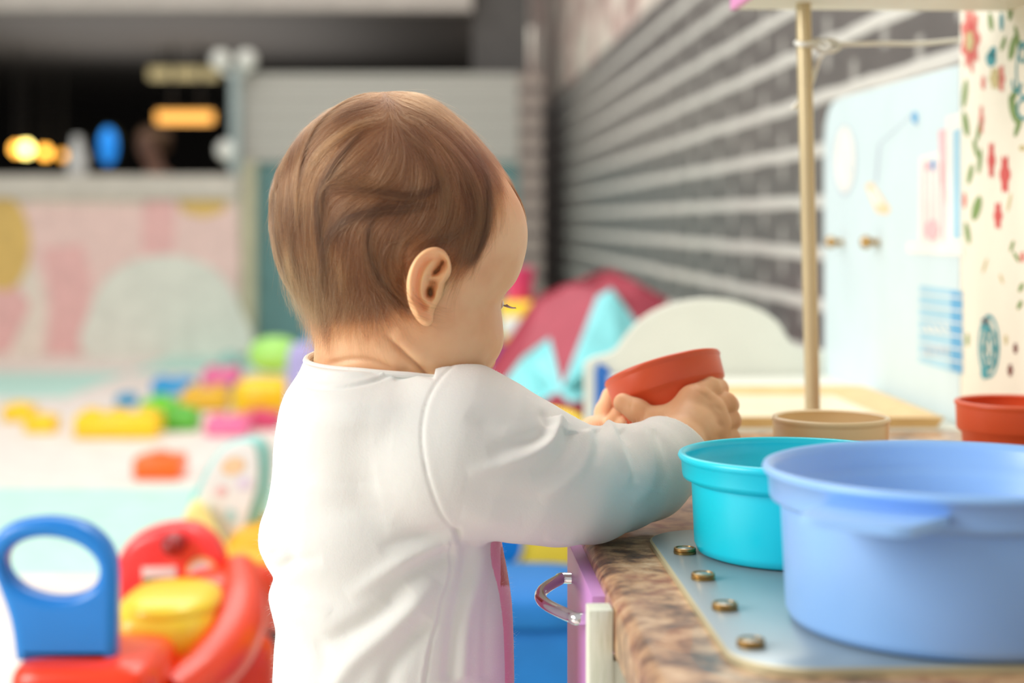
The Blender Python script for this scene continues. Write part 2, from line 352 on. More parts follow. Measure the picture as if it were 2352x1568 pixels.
# back panel covered with flowered paper
def panel_pt(px, py, c=.5135, k=-.05, off=0.0):
    D = (c-off)/((px-CX)/F-k); p = P(px, py, D); return p
cream = mat('cream_paper', (246, 240, 222), .65, var=.02)
inv = (Matrix.Translation(KO) @ kit_rot).inverted()
wp = MB(); pb = (inv @ Vector((.5135-.05*1.27, 1.27, 0))).x
ye = (inv @ panel_pt(2205, 500)).y
wp.box(pb, pb+.014, L0, ye, CT-.02, 1.15, 0, .001)
fm = {'r': 1, 'p': 2, 'g': 3, 't': 4, 'o': 5, 'd': 6}
def decal(mb, pts, key, lay, invm=inv, c=.5135, map_=fm):
    q = [invm @ panel_pt(x, y, c, off=.0003*lay) for x, y in pts]; n0 = len(q)
    mb.add(q, [tuple(range(n0))], map_[key])
def flower(cx, cy, rx, ry, key, n=9, lay=1):
    pts = []
    for i in range(n*6):
        a = 2*math.pi*i/(n*6); r = 1+.16*math.cos(n*a)+.03*math.sin(5*a+1); pts.append((cx+rx*r*math.cos(a), cy+ry*r*math.sin(a)))
    decal(wp, pts, key, lay)
flower(2229, 88, 20, 70, 'p'); flower(2228, 92, 12, 45, 'r', 7, 2); flower(2227, 95, 9, 24, 'o', 7, 3)
for x, y, w, h, k in [(2277, 368, 8, 40, 'r'), (2308, 400, 11, 42, 'r'), (2292, 495, 9, 30, 'r'), (2254, 275, 5, 32, 'p'), (2258, 190, 5, 16, 'p'), (2215, 460, 5, 18, 'p'),
                      (2285, 180, 12, 24, 'o'), (2300, 180, 7, 30, 'p'), (2348, 590, 6, 12, 'p'), (2320, 850, 6, 14, 'd'), (2332, 800, 5, 12, 'd')]: flower(x, y, w, h, k, 6)
for x, y, w, h, k, ro in [(2216, 215, 6, 34, 'g', .1), (2218, 285, 7, 30, 'g', -.15), (2275, 50, 6, 22, 'g', -.1), (2320, 28, 6, 20, 'g', .1), (2304, 100, 5, 18, 'g', .3), (2325, 110, 8, 30, 'g', .2), (2336, 85, 5, 28, 'g', -.2),
                      (2327, 250, 9, 34, 'g', -.2), (2338, 290, 6, 26, 'g', .3), (2330, 215, 7, 16, 'g', .2), (2248, 300, 5, 26, 'g', .2), (2240, 340, 5, 22, 'g', -.2), (2250, 370, 5, 30, 'g', .1), (2228, 400, 6, 24, 'g', .2),
                      (2243, 478, 10, 30, 'g', .25), (2222, 535, 6, 26, 'g', -.15), (2280, 120, 8, 14, 't', .2), (2276, 135, 12, 18, 't', 0), (2300, 50, 5, 22, 't', 0), (2324, 565, 4, 14, 'g', .3), (2334, 590, 4, 14, 'g', -.5), (2348, 340, 8, 7, 'o', .2),
                      (2345, 660, 5, 12, 'g', .4), (2342, 700, 5, 12, 'g', .4), (2222, 780, 4, 16, 'g', 0), (2310, 780, 4, 12, 'o', 0), (2318, 465, 3, 22, 'o', .2), (2262, 610, 3, 18, 'o', .3), (2300, 640, 3, 12, 'o', -.3)]:
    decal(wp, ell(x, y, w, h, 12, ro), k, 1)
def ring(cx, cy, rx, ry, w, key, lay=1, n=26, a0=0, a1=360, rot=0.0):
    o = [(cx+rx*math.cos(math.radians(a)), cy+ry*math.sin(math.radians(a))) for a in np.linspace(a0, a1, n)]
    i_ = [(cx+(rx-w)*math.cos(math.radians(a)), cy+(ry-w*1.8)*math.sin(math.radians(a))) for a in np.linspace(a0, a1, n)]
    for k in range(n-1): decal(wp, [o[k], o[k+1], i_[k+1], i_[k]], key, lay)
ring(2352, 165, 20, 62, 4, 't'); ring(2348, 120, 10, 26, 4, 't', 2); ring(2335, 190, 12, 24, 4, 't', 2, a0=0, a1=200); ring(2352, 250, 18, 26, 4, 't', 2)
ring(2271, 795, 25, 74, 5, 't'); ring(2271, 800, 17, 50, 4, 't', 2); ring(2271, 800, 9, 28, 4, 't', 3); flower(2262, 745, 9, 18, 't', 5, 4); flower(2262, 738, 4, 8, 'd', 5, 5)
for k in range(8): decal(wp, ell(2271+14*math.cos(k*.785), 800+42*math.sin(k*.785), 4, 9, 8), 't', 4)
decal(wp, ell(2260, 855, 8, 16, 10), 't', 3)
nb0 = 8 + 0
src = [(f_, m_) for f_, m_ in zip(wp.f, wp.m) if m_ > 0]
for k_ in range(1, 6):
    for f_, m_ in src:
        q_ = [wp.v[i_] for i_ in f_]; wp.add([(x_, y_-.172*k_, z_+(.05 if k_ % 2 else -.015)) for x_, y_, z_ in q_ if True], [tuple(range(len(q_)))], m_)
wpo = wp.build('back_panel', [cream, mat('print_red', (214, 92, 88), .65), mat('print_coral', (226, 138, 126), .65), mat('print_green', (132, 160, 96), .65), mat('print_teal', (76, 160, 168), .65), mat('print_olive', (206, 192, 140), .65), mat('print_brown', (120, 60, 54), .65)], kit)
wpo['label'] = 'cream back panel printed with coral, green and teal flowers'
# canopy shelf, pole and string
qs = inv @ P(1693, 24, 1.42)
MB().box(qs.x, pb, L0, qs.y, .8665, .888, 0, .001).build('canopy', mat('cream_board', (232, 228, 214), .5, var=.02), kit)
MB().box(qs.x-.006, qs.x, L0, qs.y+.001, .866, .93, 0, .001).build('canopy_fascia', mat('bubblegum_pink', (244, 160, 214), .45), kit)['label'] = 'pink fascia strip'
pt0, pt1 = inv @ P(1869, 1040, 1.38), inv @ P(1845, 10, 1.38)
pt0.z = CT; pt1.z = .868
MB().tube([pt0, pt0.lerp(pt1, .5), pt1], .0064, 24).build('pole', mat('gilt_cream_paint', (208, 190, 150), .28, .25, .05), kit)
stg = MB(); PD = 1.372
def sp3(l): return [P(x, y, d) for x, y, d in l]
stg.tube(crom([(1828, 98, 1.375), (1836, 101, 1.364), (1848, 102, 1.362), (1862, 101, 1.366), (1866, 98, 1.376)] and [tuple(P(x, y, d)) for x, y, d in [(1829, 98, 1.378), (1837, 101, 1.366), (1848, 102, 1.3645), (1860, 101, 1.368), (1866, 98, 1.379), (1890, 100, 1.385), (1925, 102, 1.39), (2030, 100, 1.42), (2110, 100, 1.45), (2203, 92, 1.50)]], 6), .0022, 10)
stg.tube(crom([tuple(P(x, y, d)) for x, y, d in [(1870, 92, 1.385), (1900, 98, 1.38), (1905, 112, 1.378), (1885, 130, 1.38), (1872, 165, 1.388), (1862, 195, 1.392), (1845, 222, 1.396), (1820, 250, 1.392)]], 6), .0021, 10)
stg.tube(crom([tuple(P(x, y, d)) for x, y, d in [(1866, 104, 1.379), (1885, 116, 1.378), (1912, 118, 1.382), (1928, 108, 1.388), (1920, 96, 1.39), (1895, 92, 1.386)]], 6), .002, 10)
tag(stg.build('string', mat('white_string', (236, 236, 230), .7)), 'white string knotted around the cream pole and stretched to the flowered panel', 'string')
# ================= SECOND UNIT (behind) with pale blue painted panel and arched board =================
un = empty('play_dresser', label='white play dresser with pale blue painted panel and arched end board behind the kitchen', cat='play furniture')
ub = MB()
fu = .155
v = [(fu, 1.548, z) for z in (0, CT)]+[(fu-.03, 2.1, z) for z in (0, CT)]+[(.408, 2.1, z) for z in (0, CT)]+[(.437, 1.548, z) for z in (0, CT)]
ub.add(v, [(0, 1, 3, 2), (2, 3, 5, 4), (4, 5, 7, 6), (6, 7, 1, 0), (1, 7, 5, 3), (0, 2, 4, 6)])
ub.build('cabinet_body', mat('ivory_paint', (222, 222, 210), .45, var=.02), un, smooth=False)
Df = 2.103
arch = smooth_closed([(1360, 822), (1410, 806), (1440, 775), (1470, 738), (1530, 703), (1630, 686), (1720, 700), (1785, 735), (1822, 785), (1850, 802), (1896, 808)], 6)
arch = [tuple(p) for p in crom([(1342, 835), (1362, 822), (1410, 806), (1440, 768), (1480, 728), (1545, 697), (1630, 686), (1715, 699), (1780, 733), (1815, 782), (1845, 800), (1896, 806)], 6)]
arch = pxs(arch, Df); arch = [(arch[0][0], 0)]+arch+[(arch[-1][0], 0)]
slab('end_board', [arch], Df, Df+.016, mat('ivory_paint', (238, 236, 222), .45), un, .002)['label'] = 'ivory arched end board'
slab('end_inset', [pxs([(1367, 1200), (1367, 850), (1374, 833), (1392, 840), (1412, 866), (1425, 900), (1430, 950), (1430, 1200)], Df)], Df-.004, Df, mat('royal_blue', (46, 112, 196), .4), un, .001)['label'] = 'blue inset'
# pale blue panel in the back plane
c2 = .5138
bp = MB()
def bpt(px, py, off=0): return panel_pt(px, py, c2, off=off)
top = [bpt(1893, 812), bpt(1893, 320), bpt(1896, 285), bpt(1902, 255), bpt(1912, 236), bpt(1930, 225)]
e1 = Vector((c2-.05*1.568, 1.568, .832)); l1 = top[0].copy()
front = [Vector((p.x, p.y, p.z)) for p in top]+[e1, Vector((e1.x, e1.y, CT-.02))]; front[0].z = CT-.02
nf = len(front); back = [p+Vector((.011, 0, 0)) for p in front]
bp.add(front+back, [tuple(range(nf)), tuple(range(nf, 2*nf))[::-1]]+[(i, i+nf, (i+1) % nf+nf, (i+1) % nf) for i in range(nf)])
bm_ = {'w': 1, 'c': 2, 'b': 3, 'p': 4, 'y': 5, 'n': 6}
I4 = Matrix.Identity(4)
def bd(pts, key, lay=1): decal(bp, pts, key, lay, I4, c2, bm_)
bd(ell(1940, 368, 26, 82), 'n', 1); bd(ell(1940, 366, 22, 76), 'w', 2); bd([(1938, 320), (1941, 320), (1942, 370), (1952, 392), (1949, 396), (1937, 372)], 'c', 3)
bd([(1988, 425), (2002, 418), (2045, 480), (2038, 492), (2014, 488)], 'y', 1); bd([(1996, 436), (2006, 432), (2030, 470), (2012, 470)], 'w', 2)
for a, b_ in (((2098, 258), (2066, 290)), ((2066, 290), (2020, 330)), ((2100, 262), (2108, 290)), ((2020, 330), (2012, 420))):
    bd([(a[0]-3, a[1]), (a[0]+3, a[1]), (b_[0]+3, b_[1]), (b_[0]-3, b_[1])], 'n', 1)
bd(ell(2101, 270, 7, 14), 'b', 2)
bd([(2172, 268), (2206, 258), (2206, 560), (2172, 560)], 'w', 1); bd([(2188, 300), (2206, 294), (2206, 548), (2188, 548)], 'c', 2)
bd([(2112, 360), (2168, 345), (2168, 556), (2110, 556)], 'w', 1)
for x in (2120, 2134, 2148, 2162): bd([(x, 372), (x+4, 371), (x+4, 550), (x, 550)], 'p', 2)
bd(ell(2143, 378, 5, 14), 'b', 3); bd(ell(2128, 380, 5, 12), 'p', 3); bd(ell(2140, 528, 16, 24), 'p', 3); bd([(2155, 300), (2172, 296), (2172, 470), (2160, 420)], 'p', 2)
bd([(2084, 556), (2212, 560), (2212, 588), (2084, 580)], 'w', 3)
bd([(2112, 655), (2213, 668), (2213, 862), (2110, 830)], 'c', 1)
bd([(2184, 668), (2210, 672), (2210, 858), (2184, 848)], 'b', 2)
for k in range(6):
    y = 672+k*28; bd([(2112, y), (2211, y+11+k*1.5), (2211, y+15+k*1.5), (2112, y+4)], 'w', 3)
for k in range(4):
    x = 2122+k*15; bd([(x, 745), (x+7, 746), (x+12, 762), (x+5, 761)], 'w', 4); bd([(x, 795), (x+9, 797), (x+9, 815), (x, 813)], 'n', 4)
bp.build('painted_panel', [mat('pale_blue_board', (212, 230, 234), .5, var=.02), mat('print_white', (248, 246, 238), .6), mat('print_cyan', (172, 214, 232), .6), mat('print_blue', (104, 176, 220), .6),
         mat('print_pink', (242, 196, 200), .6), mat('print_yellow', (248, 214, 170), .6), mat('print_mist', (196, 208, 220), .6)], un, smooth=False)['label'] = 'pale blue board painted with clock, window and shelf'
for px in (1935, 2018):
    p = bpt(px, 556); MB().lathe([(.004, 0), (.0035, .008), (.0075, .012), (.008, .016), (.005, .02), (0, .0205)], tuple(p), 20, axis=(-1, 0, 0)).tube([p+Vector((-.012, -.02, .001)), p+Vector((-.012, .006, 0))], .0032, 10).build('knob', m_brass, un)['label'] = 'brass knob'
# wooden tray on the dresser
ty = MB(); a = [P(1500, 985, 1.56), P(2178, 985, 1.552), P(2085, 893, 1.85), P(1560, 893, 1.85)]
for p in a: p.z = CT
x0, x1, y0, y1 = .175, .418, 1.552, 1.86
tray = empty('serving_tray', (0, 0, 0), label='shallow pale wooden tray on the white dresser behind the beige cup', cat='tray')
q0 = [(.165, 1.556), (.418, 1.556), (.435-.01, 1.86), (.18, 1.86)]; q0[2] = (.405, 1.86)
def quadring(q, z0, z1, ins):
    cx = sum(p[0] for p in q)/4; cy = sum(p[1] for p in q)/4
    inn = [(p[0]+(ins if p[0] < cx else -ins), p[1]+(ins if p[1] < cy else -ins)) for p in q]
    v = [(x, y, z0) for x, y in q]+[(x, y, z1) for x, y in q]+[(x, y, z1) for x, y in inn]+[(x, y, z0) for x, y in inn]
    f = []
    for i in range(4):
        j = (i+1) % 4
        for k in range(4): f.append((k*4+i, k*4+j, ((k+1) % 4)*4+j, ((k+1) % 4)*4+i))
    return v, f
t = NT('tray_wood'); g = t.noise(18, 5, t.scalev(t.pos(), (1.5, 14, 14)))
t.set(Base_Color=t.ramp(g, [(.3, lin(206, 164, 100)), (.7, lin(232, 200, 140))]), Roughness=.4); m_tray = t.m
def inset(q, d):
    cx = sum(p[0] for p in q)/4; cy = sum(p[1] for p in q)/4; return [(p[0]+(d if p[0] < cx else -d), p[1]+(d if p[1] < cy else -d)) for p in q]
rings = [(inset(q0, .006), CT), (q0, CT+.0105), (inset(q0, .005), CT+.0108), (inset(q0, .043), CT+.0042)]
rv = [(x, y, z) for q, z in rings for x, y in q]; rf = [(k*4+i, k*4+(i+1) % 4, (k+1)*4+(i+1) % 4, (k+1)*4+i) for k in range(3) for i in range(4)]
MB().add(rv, rf).build('tray_rim', m_tray, tray, smooth=False)
MB().add([(x, y, CT+.004) for x, y in inset(q0, .02)]+[(x, y, CT+.0005) for x, y in inset(q0, .02)], [(0, 1, 2, 3), (7, 6, 5, 4)]).build('tray_base', mat('tray_cream', (240, 228, 196), .35), tray, smooth=False)
# ================= POTS AND CUPS =================
def vessel(name, r, h, rb, band, col, label, cat, loc, axis=None, group=None, parent_only=False, th=.0022):
    e = empty(name, loc, label=label, cat=cat, group=group); q = r*.962; s = q-.0038*r/.045 if r < .06 else q-.0055
    o_ = [(0, 0), (rb*.9, 0), (rb*.97, .0015), (rb, .006), (s, h-band-.0015), (q-.0006, h-band+.001), (q, h-band+.003), (q+.0006, h-.0055), (r-.0012, h-.0045), (r, h-.0025), (r-.0008, h-.0006), (r-.0025, h)]
    i_ = [(r-.0045, h-.0012), (q-th, h-.004), (q-th-.0006, h-band+.005), (s-th, h-band+.001), (rb-th, .008), (rb*.9, .0035), (0, .003)]
    MB().lathe(o_+i_, (0, 0, 0), 128).build('bowl_wall', col, e, auto=60)
    if axis is not None: e.rotation_mode = 'QUATERNION'; e.rotation_quaternion = Vector((0, 0, 1)).rotation_difference(Vector(axis).normalized())
    return e
def plastic(name, rgb, rough=.33):
    t = NT(name); t.set(Base_Color=lin(*rgb), Roughness=rough, Coat_Weight=.15, Coat_Roughness=.25, Subsurface_Weight=.25, Subsurface_Scale=.006); t.b.inputs['Subsurface Radius'].default_value = (1, 1, 1)
    t.bump(t.noise(900, 2, t.pos()), .04, .0005); return t.m
m_turq, m_blue, m_or, m_be = plastic('turquoise_plastic', (0, 206, 228)), plastic('periwinkle_plastic', (144, 190, 246)), plastic('terracotta_plastic', (214, 86, 44), .42), plastic('beige_plastic', (234, 208, 164))
tp = P(1828, 1055, .9545); tq = vessel('toy_pot', .0697, .0592, .0697*.86, .016, m_turq, 'turquoise plastic toy pot between the beige cup and the blue pot', 'toy pot', (tp.x, tp.y, CT+.0042))
bpz = P(2189, 1090, .789); bq = vessel('toy_pot', .0925, .0765, .0925*.875, .018, m_blue, 'large periwinkle blue plastic toy pot nearest the camera', 'toy pot', (bpz.x, bpz.y, CT+.0042), th=.003)
def handle(e, rad, ang, z, col, wid=.055, out=.026):
    """solid ear handle: a flat flange below the rim"""
    mb = MB(); n = 14; pr = []
    for i in range(n+1):
        tt = -1+2*i/n; a = ang+tt*wid/rad*.62; pr.append((rad*.93*math.cos(a), rad*.93*math.sin(a)))
    u = Vector((math.cos(ang), math.sin(ang))); w = Vector((-u.y, u.x)); op = []
    for tt in np.linspace(-1, 1, n+1):
        s_ = rad+out*(1-abs(tt)**9)**.5 if abs(tt) < 1 else rad*.95
        op.append(u*(s_ if abs(tt) < .999 else rad*.93)+w*tt*wid*.62)
    v = [(x, y, z) for x, y in pr]+[(p.x, p.y, z) for p in op]+[(x, y, z-.0045) for x, y in pr]+[(p.x, p.y, z-.0045) for p in op]; m = n+1
    lip = [(p.x*.985, p.y*.985, z-.011) for p in op]
    f = [(i, i+1, m+i+1, m+i) for i in range(n)]+[(2*m+i+1, 2*m+i, 3*m+i, 3*m+i+1) for i in range(n)]+[(m+i, m+i+1, 3*m+i+1, 3*m+i) for i in range(n)]
    mb.add(v, f); mb.build('handle', col, e, auto=30)
ang = math.atan2(-.071, -.0655)+.13
handle(bq, .0925, ang, .0765-.009, m_blue, .048, .031); handle(bq, .0925, ang+math.pi, .0765-.009, m_blue, .048, .031)
cp = P(1908, 955, 1.168); vessel('toy_cup', .0426, .059, .036, .024, m_be, 'beige plastic toy cup standing behind the turquoise pot', 'toy cup', (cp.x, cp.y, CT), th=.0016)
cp = P(2332, 919, 1.27); vessel('toy_cup', .0468, .059, .039, .024, m_or, 'terracotta plastic toy cup standing at the right beside the flowered panel', 'toy cup', (cp.x, cp.y, CT), th=.0016)
CAX = Vector((-.26, .27, .93)).normalized(); rc = P(1521, 846, 1.158); cc0 = rc-CAX*.0575
vessel('toy_cup', .0432, .059, .035, .0205, m_or, 'terracotta plastic toy cup tilted in the hands of the baby', 'toy cup', cc0, CAX, th=.0016)
# ================= TOYS AND FAR THINGS =================
def gl(name, rgb, rough=.3): return mat(name, rgb, rough, var=.03, coat=.2)
Mred, Mblu, Myel, Mgrn, Mpnk, Mora, Mcya, Mpur, Mgld = gl('toy_red', (236, 40, 36)), gl('toy_blue', (14, 122, 208)), gl('toy_yellow', (255, 212, 20)), gl('toy_green', (112, 214, 30)), gl('toy_pink', (246, 120, 170)), gl('toy_orange', (255, 106, 0)), gl('toy_cyan', (110, 216, 236)), gl('toy_purple', (120, 70, 160)), gl('toy_gold', (238, 178, 40))
Mlime, Mlav, Mmag, Mamb, Mwht, Mteal = gl('toy_lime', (176, 240, 120)), gl('toy_lavender', (178, 168, 222)), gl('toy_magenta', (222, 66, 116)), gl('toy_amber', (236, 186, 44)), gl('toy_milk', (240, 244, 242)), gl('toy_teal', (150, 212, 206))
def brick(x0, x1, y0, y1, D, col, label, dep=.13, z0=None, rz=0, studs=2, cat='toy block', name='toy_brick'):
    p0, p1 = P(x0, y1, D), P(x1, y0, D); w = p1.x-p0.x; h = p1.z-p0.z; zb = p0.z if z0 is None else z0
    if z0 is None: zb = max(zb, 0)
    e = empty(name, ((p0.x+p1.x)/2, D+dep/2, zb), rz, label=label, cat=cat, group='toy blocks heaped on the floor')
    hb_ = h*.86; MB().box(-w/2, w/2, -dep/2, dep/2, 0, hb_, 0, min(.018, h*.2), 3).build('block', col, e)
    n = max(1, round(w/.09))
    for i in range(n): MB().lathe([(0, 0), (.026, 0), (.026, h*.12), (.022, h*.15), (0, h*.15)], (-w/2+w*(i+.5)/n, 0, hb_-.001), 20).build('stud', col, e)
    return e
fD = lambda y: CZ*F/(y-HY)
brick(302, 412, 1034, 1096, 4.22, Mora, 'bright orange toy block lying alone on the play mat', .12, 0)
brick(165, 360, 938, 1004, 5.02, Myel, 'long yellow toy block left of the heap', .14, 0)
brick(175, 275, 916, 950, 5.35, mat('toy_blush', (244, 190, 180), .4), 'blush pink toy block behind the long yellow block', .1, 0)
brick(2, 70, 925, 968, 5.45, Myel, 'small yellow toy block at the left edge of the floor', .1, 0)
brick(52, 122, 952, 996, 5.15, Myel, 'small yellow toy block just right of the leftmost one', .1, 0)
brick(264, 308, 905, 935, 5.9, gl('toy_azure', (0, 150, 200)), 'small azure toy block behind the long yellow block', .08, 0)
brick(318, 400, 900, 968, 5.35, Mgrn, 'bright green toy block touching the long yellow block', .12, 0)
brick(372, 452, 930, 988, 5.2, gl('toy_leaf', (96, 196, 66)), 'leaf green toy block in front of the amber one', .1, 0)
brick(412, 522, 886, 944, 5.75, Mamb, 'amber toy block in the middle of the heap', .14, 0)
brick(345, 440, 856, 896, 6.3, gl('toy_sky', (30, 160, 222)), 'sky blue toy block at the back of the heap', .12, 0)
brick(462, 548, 828, 880, 6.5, Mpnk, 'rose pink toy block at the back of the heap', .12, 0)
brick(515, 560, 858, 886, 6.3, Mpur, 'small purple toy block beside the rose pink one', .1, 0)
brick(500, 548, 785, 832, 7.2, gl('toy_seafoam', (140, 200, 190)), 'seafoam toy block farthest back in the heap', .1, 0)
brick(468, 568, 952, 1000, 5.08, Mpnk, 'candy pink toy block at the front of the heap under the yellow tub', .12, 0)
brick(545, 640, 945, 990, 5.25, Mmag, 'magenta toy block at the front of the heap nearest the baby', .12, 0)
def tub(x0, x1, y0, y1, D, z0, col, label, name='toy_tub', hz=None, e=.6):
    p0, p1 = P(x0, y1, D), P(x1, y0, D); w = (p1.x-p0.x)/2; zb = z0; h = (p1.z-zb)/2
    o = empty(name, ((p0.x+p1.x)/2, D+w, zb), label=label, cat='toy')
    MB().sup((0, 0, h), (w, w*.9, h), e).build('shell', col, o); MB().lathe([(w*.72, h*1.62), (w*.8, h*1.66), (w*.72, h*1.7)], (0, 0, 0), 40).build('ring', col, o); return o
tub(524, 668, 872, 962, 5.4, 0, Myel, 'big rounded yellow tub toy in the heap')
tub(562, 682, 776, 868, 5.5, P(0, 872, 5.4).z+.005, Mlime, 'lime green dome toy on top of the yellow tub', 'toy_dome', e=.9)
tub(655, 735, 790, 985, 4.5, 0, Mlav, 'lavender toy case just behind the back of the baby', 'toy_case', e=.35)
tub(690, 780, 765, 830, 6.4, 0, gl('toy_steelblue', (60, 150, 196)), 'blue toy box behind the neck of the baby', 'toy_box', e=.35)
# ---- ride-on car ----
Db = 1.8
car = empty('ride_on_car', (P(300, 0, 1.95).x, 1.95, 0), label='red ride-on toy car with yellow seat and tall blue oval-holed backrest', cat='ride-on toy')
CL = Vector(car.location)
def loc(o): o.data.transform(Matrix.Translation(-CL)); return o
outer = [tuple(p) for p in crom([(44, 1512), (30, 1420), (4, 1345), (-16, 1290), (-12, 1240), (28, 1200), (110, 1184), (190, 1197), (240, 1230), (266, 1275), (273, 1330), (272, 1420), (271, 1512)], 7)]
bk = slab('backrest', [pxs(outer, Db), pxs(ell(126, 1298, 108, 68, 40, .16)[::-1], Db)], Db-.018, Db+.018, Mblu, car, .011, 4); loc(bk); bk['label'] = 'blue backrest with an oval hand hole'
Mcar = gl('car_red', (238, 58, 14))
bd_ = MB(); X = lambda px, D: P(px, 0, D).x; Z = lambda py, D: P(0, py, D).z
bd_.sup(((X(40, 1.8)+X(372, 1.8))/2, 1.83, Z(1500, 1.8)-.055), ((X(372, 1.8)-X(40, 1.8))/2, .085, .055), .35)
bd_.sup((X(110, 1.72), 1.74, .13), (.055, .04, .05), .8); bd_.sup((X(265, 1.72), 1.74, .125), (.06, .04, .045), .8)
bd_.sup((X(320, 2.0), 2.0, .105), (.13, .2, .05), .5)
side = [V_ for V_ in [P(390, 1600, 1.84), P(470, 1545, 1.9), P(530, 1470, 1.98), P(552, 1380, 2.08), P(548, 1310, 2.16)]]
bd_.tube([Vector(p) for p in crom([tuple(p) for p in side], 5)], [.024+.012*math.sin(i/20*3.14) for i in range(21)], 20)
bd_.sup((X(470, 1.96), 1.98, .1), (.05, .1, .07), .5, (0, 0, -.5)); bd_.sup((X(510, 2.12), 2.14, .15), (.055, .09, .07), .55, (0, 0, -.4)); bd_.sup((X(400, 2.2), 2.22, .14), (.09, .06, .07), .6)
loc(bd_.build('body', Mcar, car))
st = MB(); st.sup((X(385, 2.0), 2.01, Z(1440, 2.0)), (.064, .1, .046), .6); st.sup((X(385, 1.97), 2.0, Z(1395, 1.97)), (.058, .085, .02), .8); loc(st.build('seat', gl('seat_yellow', (250, 214, 50)), car))
ds = [tuple(p) for p in smooth_closed([(272, 1385), (268, 1300), (300, 1240), (350, 1212), (400, 1202), (450, 1206), (495, 1240), (518, 1290), (520, 1350), (512, 1385), (400, 1392)], 6)]
DD = 2.17
loc(slab('dashboard', [pxs(ds, DD)], DD-.02, DD+.04, gl('dash_red', (250, 58, 60)), car, .016, 4))
loc(MB().sup(tuple(P(398, 1250, DD-.03)), (.017, .022, .016), 1).build('ignition', gl('dark_red', (150, 20, 24)), car))
lb_ = MB(); Dl = DD-.0225
for pts, m in (([(326, 1302), (405, 1300), (404, 1326), (326, 1326)], 0), ([(326, 1328), (398, 1328), (398, 1350), (328, 1350)], 1)): lb_.add([P(x, y, Dl) for x, y in pts], [(3, 2, 1, 0)], m)
for k in range(4): lb_.add([P(x, y, Dl-.001) for x, y in ((332+k*17, 1330), (342+k*17, 1330), (342+k*17, 1346), (332+k*17, 1346))], [(3, 2, 1, 0)], 2)
for k, (rx, ry, m) in enumerate(((38, 40, 3), (30, 32, 0), (14, 20, 4))): lb_.add([P(x, y, Dl-.001*k) for x, y in ell(463, 1318+k*3, rx, ry, 20)], [tuple(range(20))[::-1]], m)
loc(lb_.build('sticker', [mat('sticker_white', (240, 226, 226), .5), mat('sticker_green', (120, 160, 90), .5), mat('sticker_deep_green', (70, 120, 60), .5), mat('sticker_gold', (244, 190, 120), .5), mat('sticker_blue', (140, 150, 220), .5)], car, smooth=False))
sl = MB()
for pts, m in (([(400, 1560), (440, 1495), (505, 1474), (502, 1520), (470, 1590), (405, 1600)], 0), ([(418, 1560), (450, 1545), (452, 1590), (420, 1596)], 1), ([(460, 1510), (490, 1496), (482, 1540), (462, 1545)], 1)):
    sl.add([P(x, y, 1.86+.0008*(x-400)-.002*m) for x, y in pts], [tuple(range(len(pts)))[::-1]], m)
loc(sl.build('side_sticker', [mat('sticker_rose', (224, 170, 170), .5), mat('sticker_navy', (80, 90, 150), .5)], car, smooth=False))
def wheel(c, r, w, par, name='wheel'):
    m = MB().lathe([(.0, -w/2), (r*.55, -w/2), (r*.6, -w/2+.004), (r*.62, -w*.55), (r*.9, -w/2), (r, -w*.3), (r, w*.3), (r*.9, w/2), (r*.6, w/2), (0, w/2)], c, 40, axis=(1, -.4, 0)); o = m.build(name, mat('wheel_black', (50, 46, 50), .5), par); return loc(o)
wheel((X(592, 2.14), 2.14, .068), .068, .05, car); wheel((X(60, 1.86), 1.87, .05), .05, .04, car); wheel((X(350, 1.95), 1.84, .045), .045, .035, car); wheel((X(300, 2.25), 2.25, .05), .05, .04, car)
# ---- golden walker with an activity board ----
wk = empty('baby_walker', P(560, 1568, 2.5)*1, label='golden yellow toy walker with a tilted pale teal activity board behind the red car', cat='toy walker'); wk.location.z = 0; CL = Vector(wk.location)
g_ = MB(); g_.sup((P(630, 0, 2.5).x, 2.56, .12), (.085, .1, .09), .6); g_.sup((P(600, 0, 2.5).x, 2.5, P(0, 1290, 2.5).z), (.06, .07, .03), .7); g_.sup((P(640, 0, 2.5).x, 2.55, .05), (.1, .12, .045), .5)
loc(g_.build('frame', Mgld, wk)); loc(MB().sup(tuple(P(567, 1315, 2.4)), (.018, .02, .012), .8).build('peg', Mblu, wk))
bpts = [tuple(p) for p in smooth_closed([(430, 1190), (455, 1110), (500, 1035), (545, 1006), (600, 1004), (622, 1040), (622, 1120), (600, 1190), (575, 1262), (548, 1290), (510, 1275), (470, 1225)], 6)]
loc(slab('activity_board', [pxs(bpts, 2.55)], 2.53, 2.57, Mteal, wk, .012, 3))
ins = [(505+(x-530)*.72, 1130+(y-1145)*.8) for x, y in bpts]; ins = [(x+20, y) for x, y in ins]
loc(slab('board_face', [pxs(ins, 2.53)], 2.524, 2.53, Mwht, wk, .002, 1))
fc = MB()
for x, y, rx, ry, m in ((535, 1070, 28, 20, 0), (508, 1128, 14, 12, 1), (530, 1185, 14, 18, 2), (560, 1110, 18, 16, 3)): fc.add([P(a, b, 2.522) for a, b in ell(x, y, rx, ry, 20, -.3)], [tuple(range(20))[::-1]], m)
loc(fc.build('board_print', [mat('print_peach', (250, 214, 170), .5), mat('print_blush', (244, 200, 200), .5), mat('print_aqua', (196, 232, 232), .5), mat('print_lilac', (230, 222, 240), .5)], wk, smooth=False))
tri = [(420, 1205), (445, 1150), (470, 1160), (505, 1225), (548, 1290), (535, 1320), (500, 1300), (455, 1250)]
loc(slab('board_edge', [pxs([tuple(p) for p in smooth_closed(tri, 4)], 2.5)], 2.49, 2.51, gl('pale_yellow', (252, 236, 150)), wk, .008, 3))
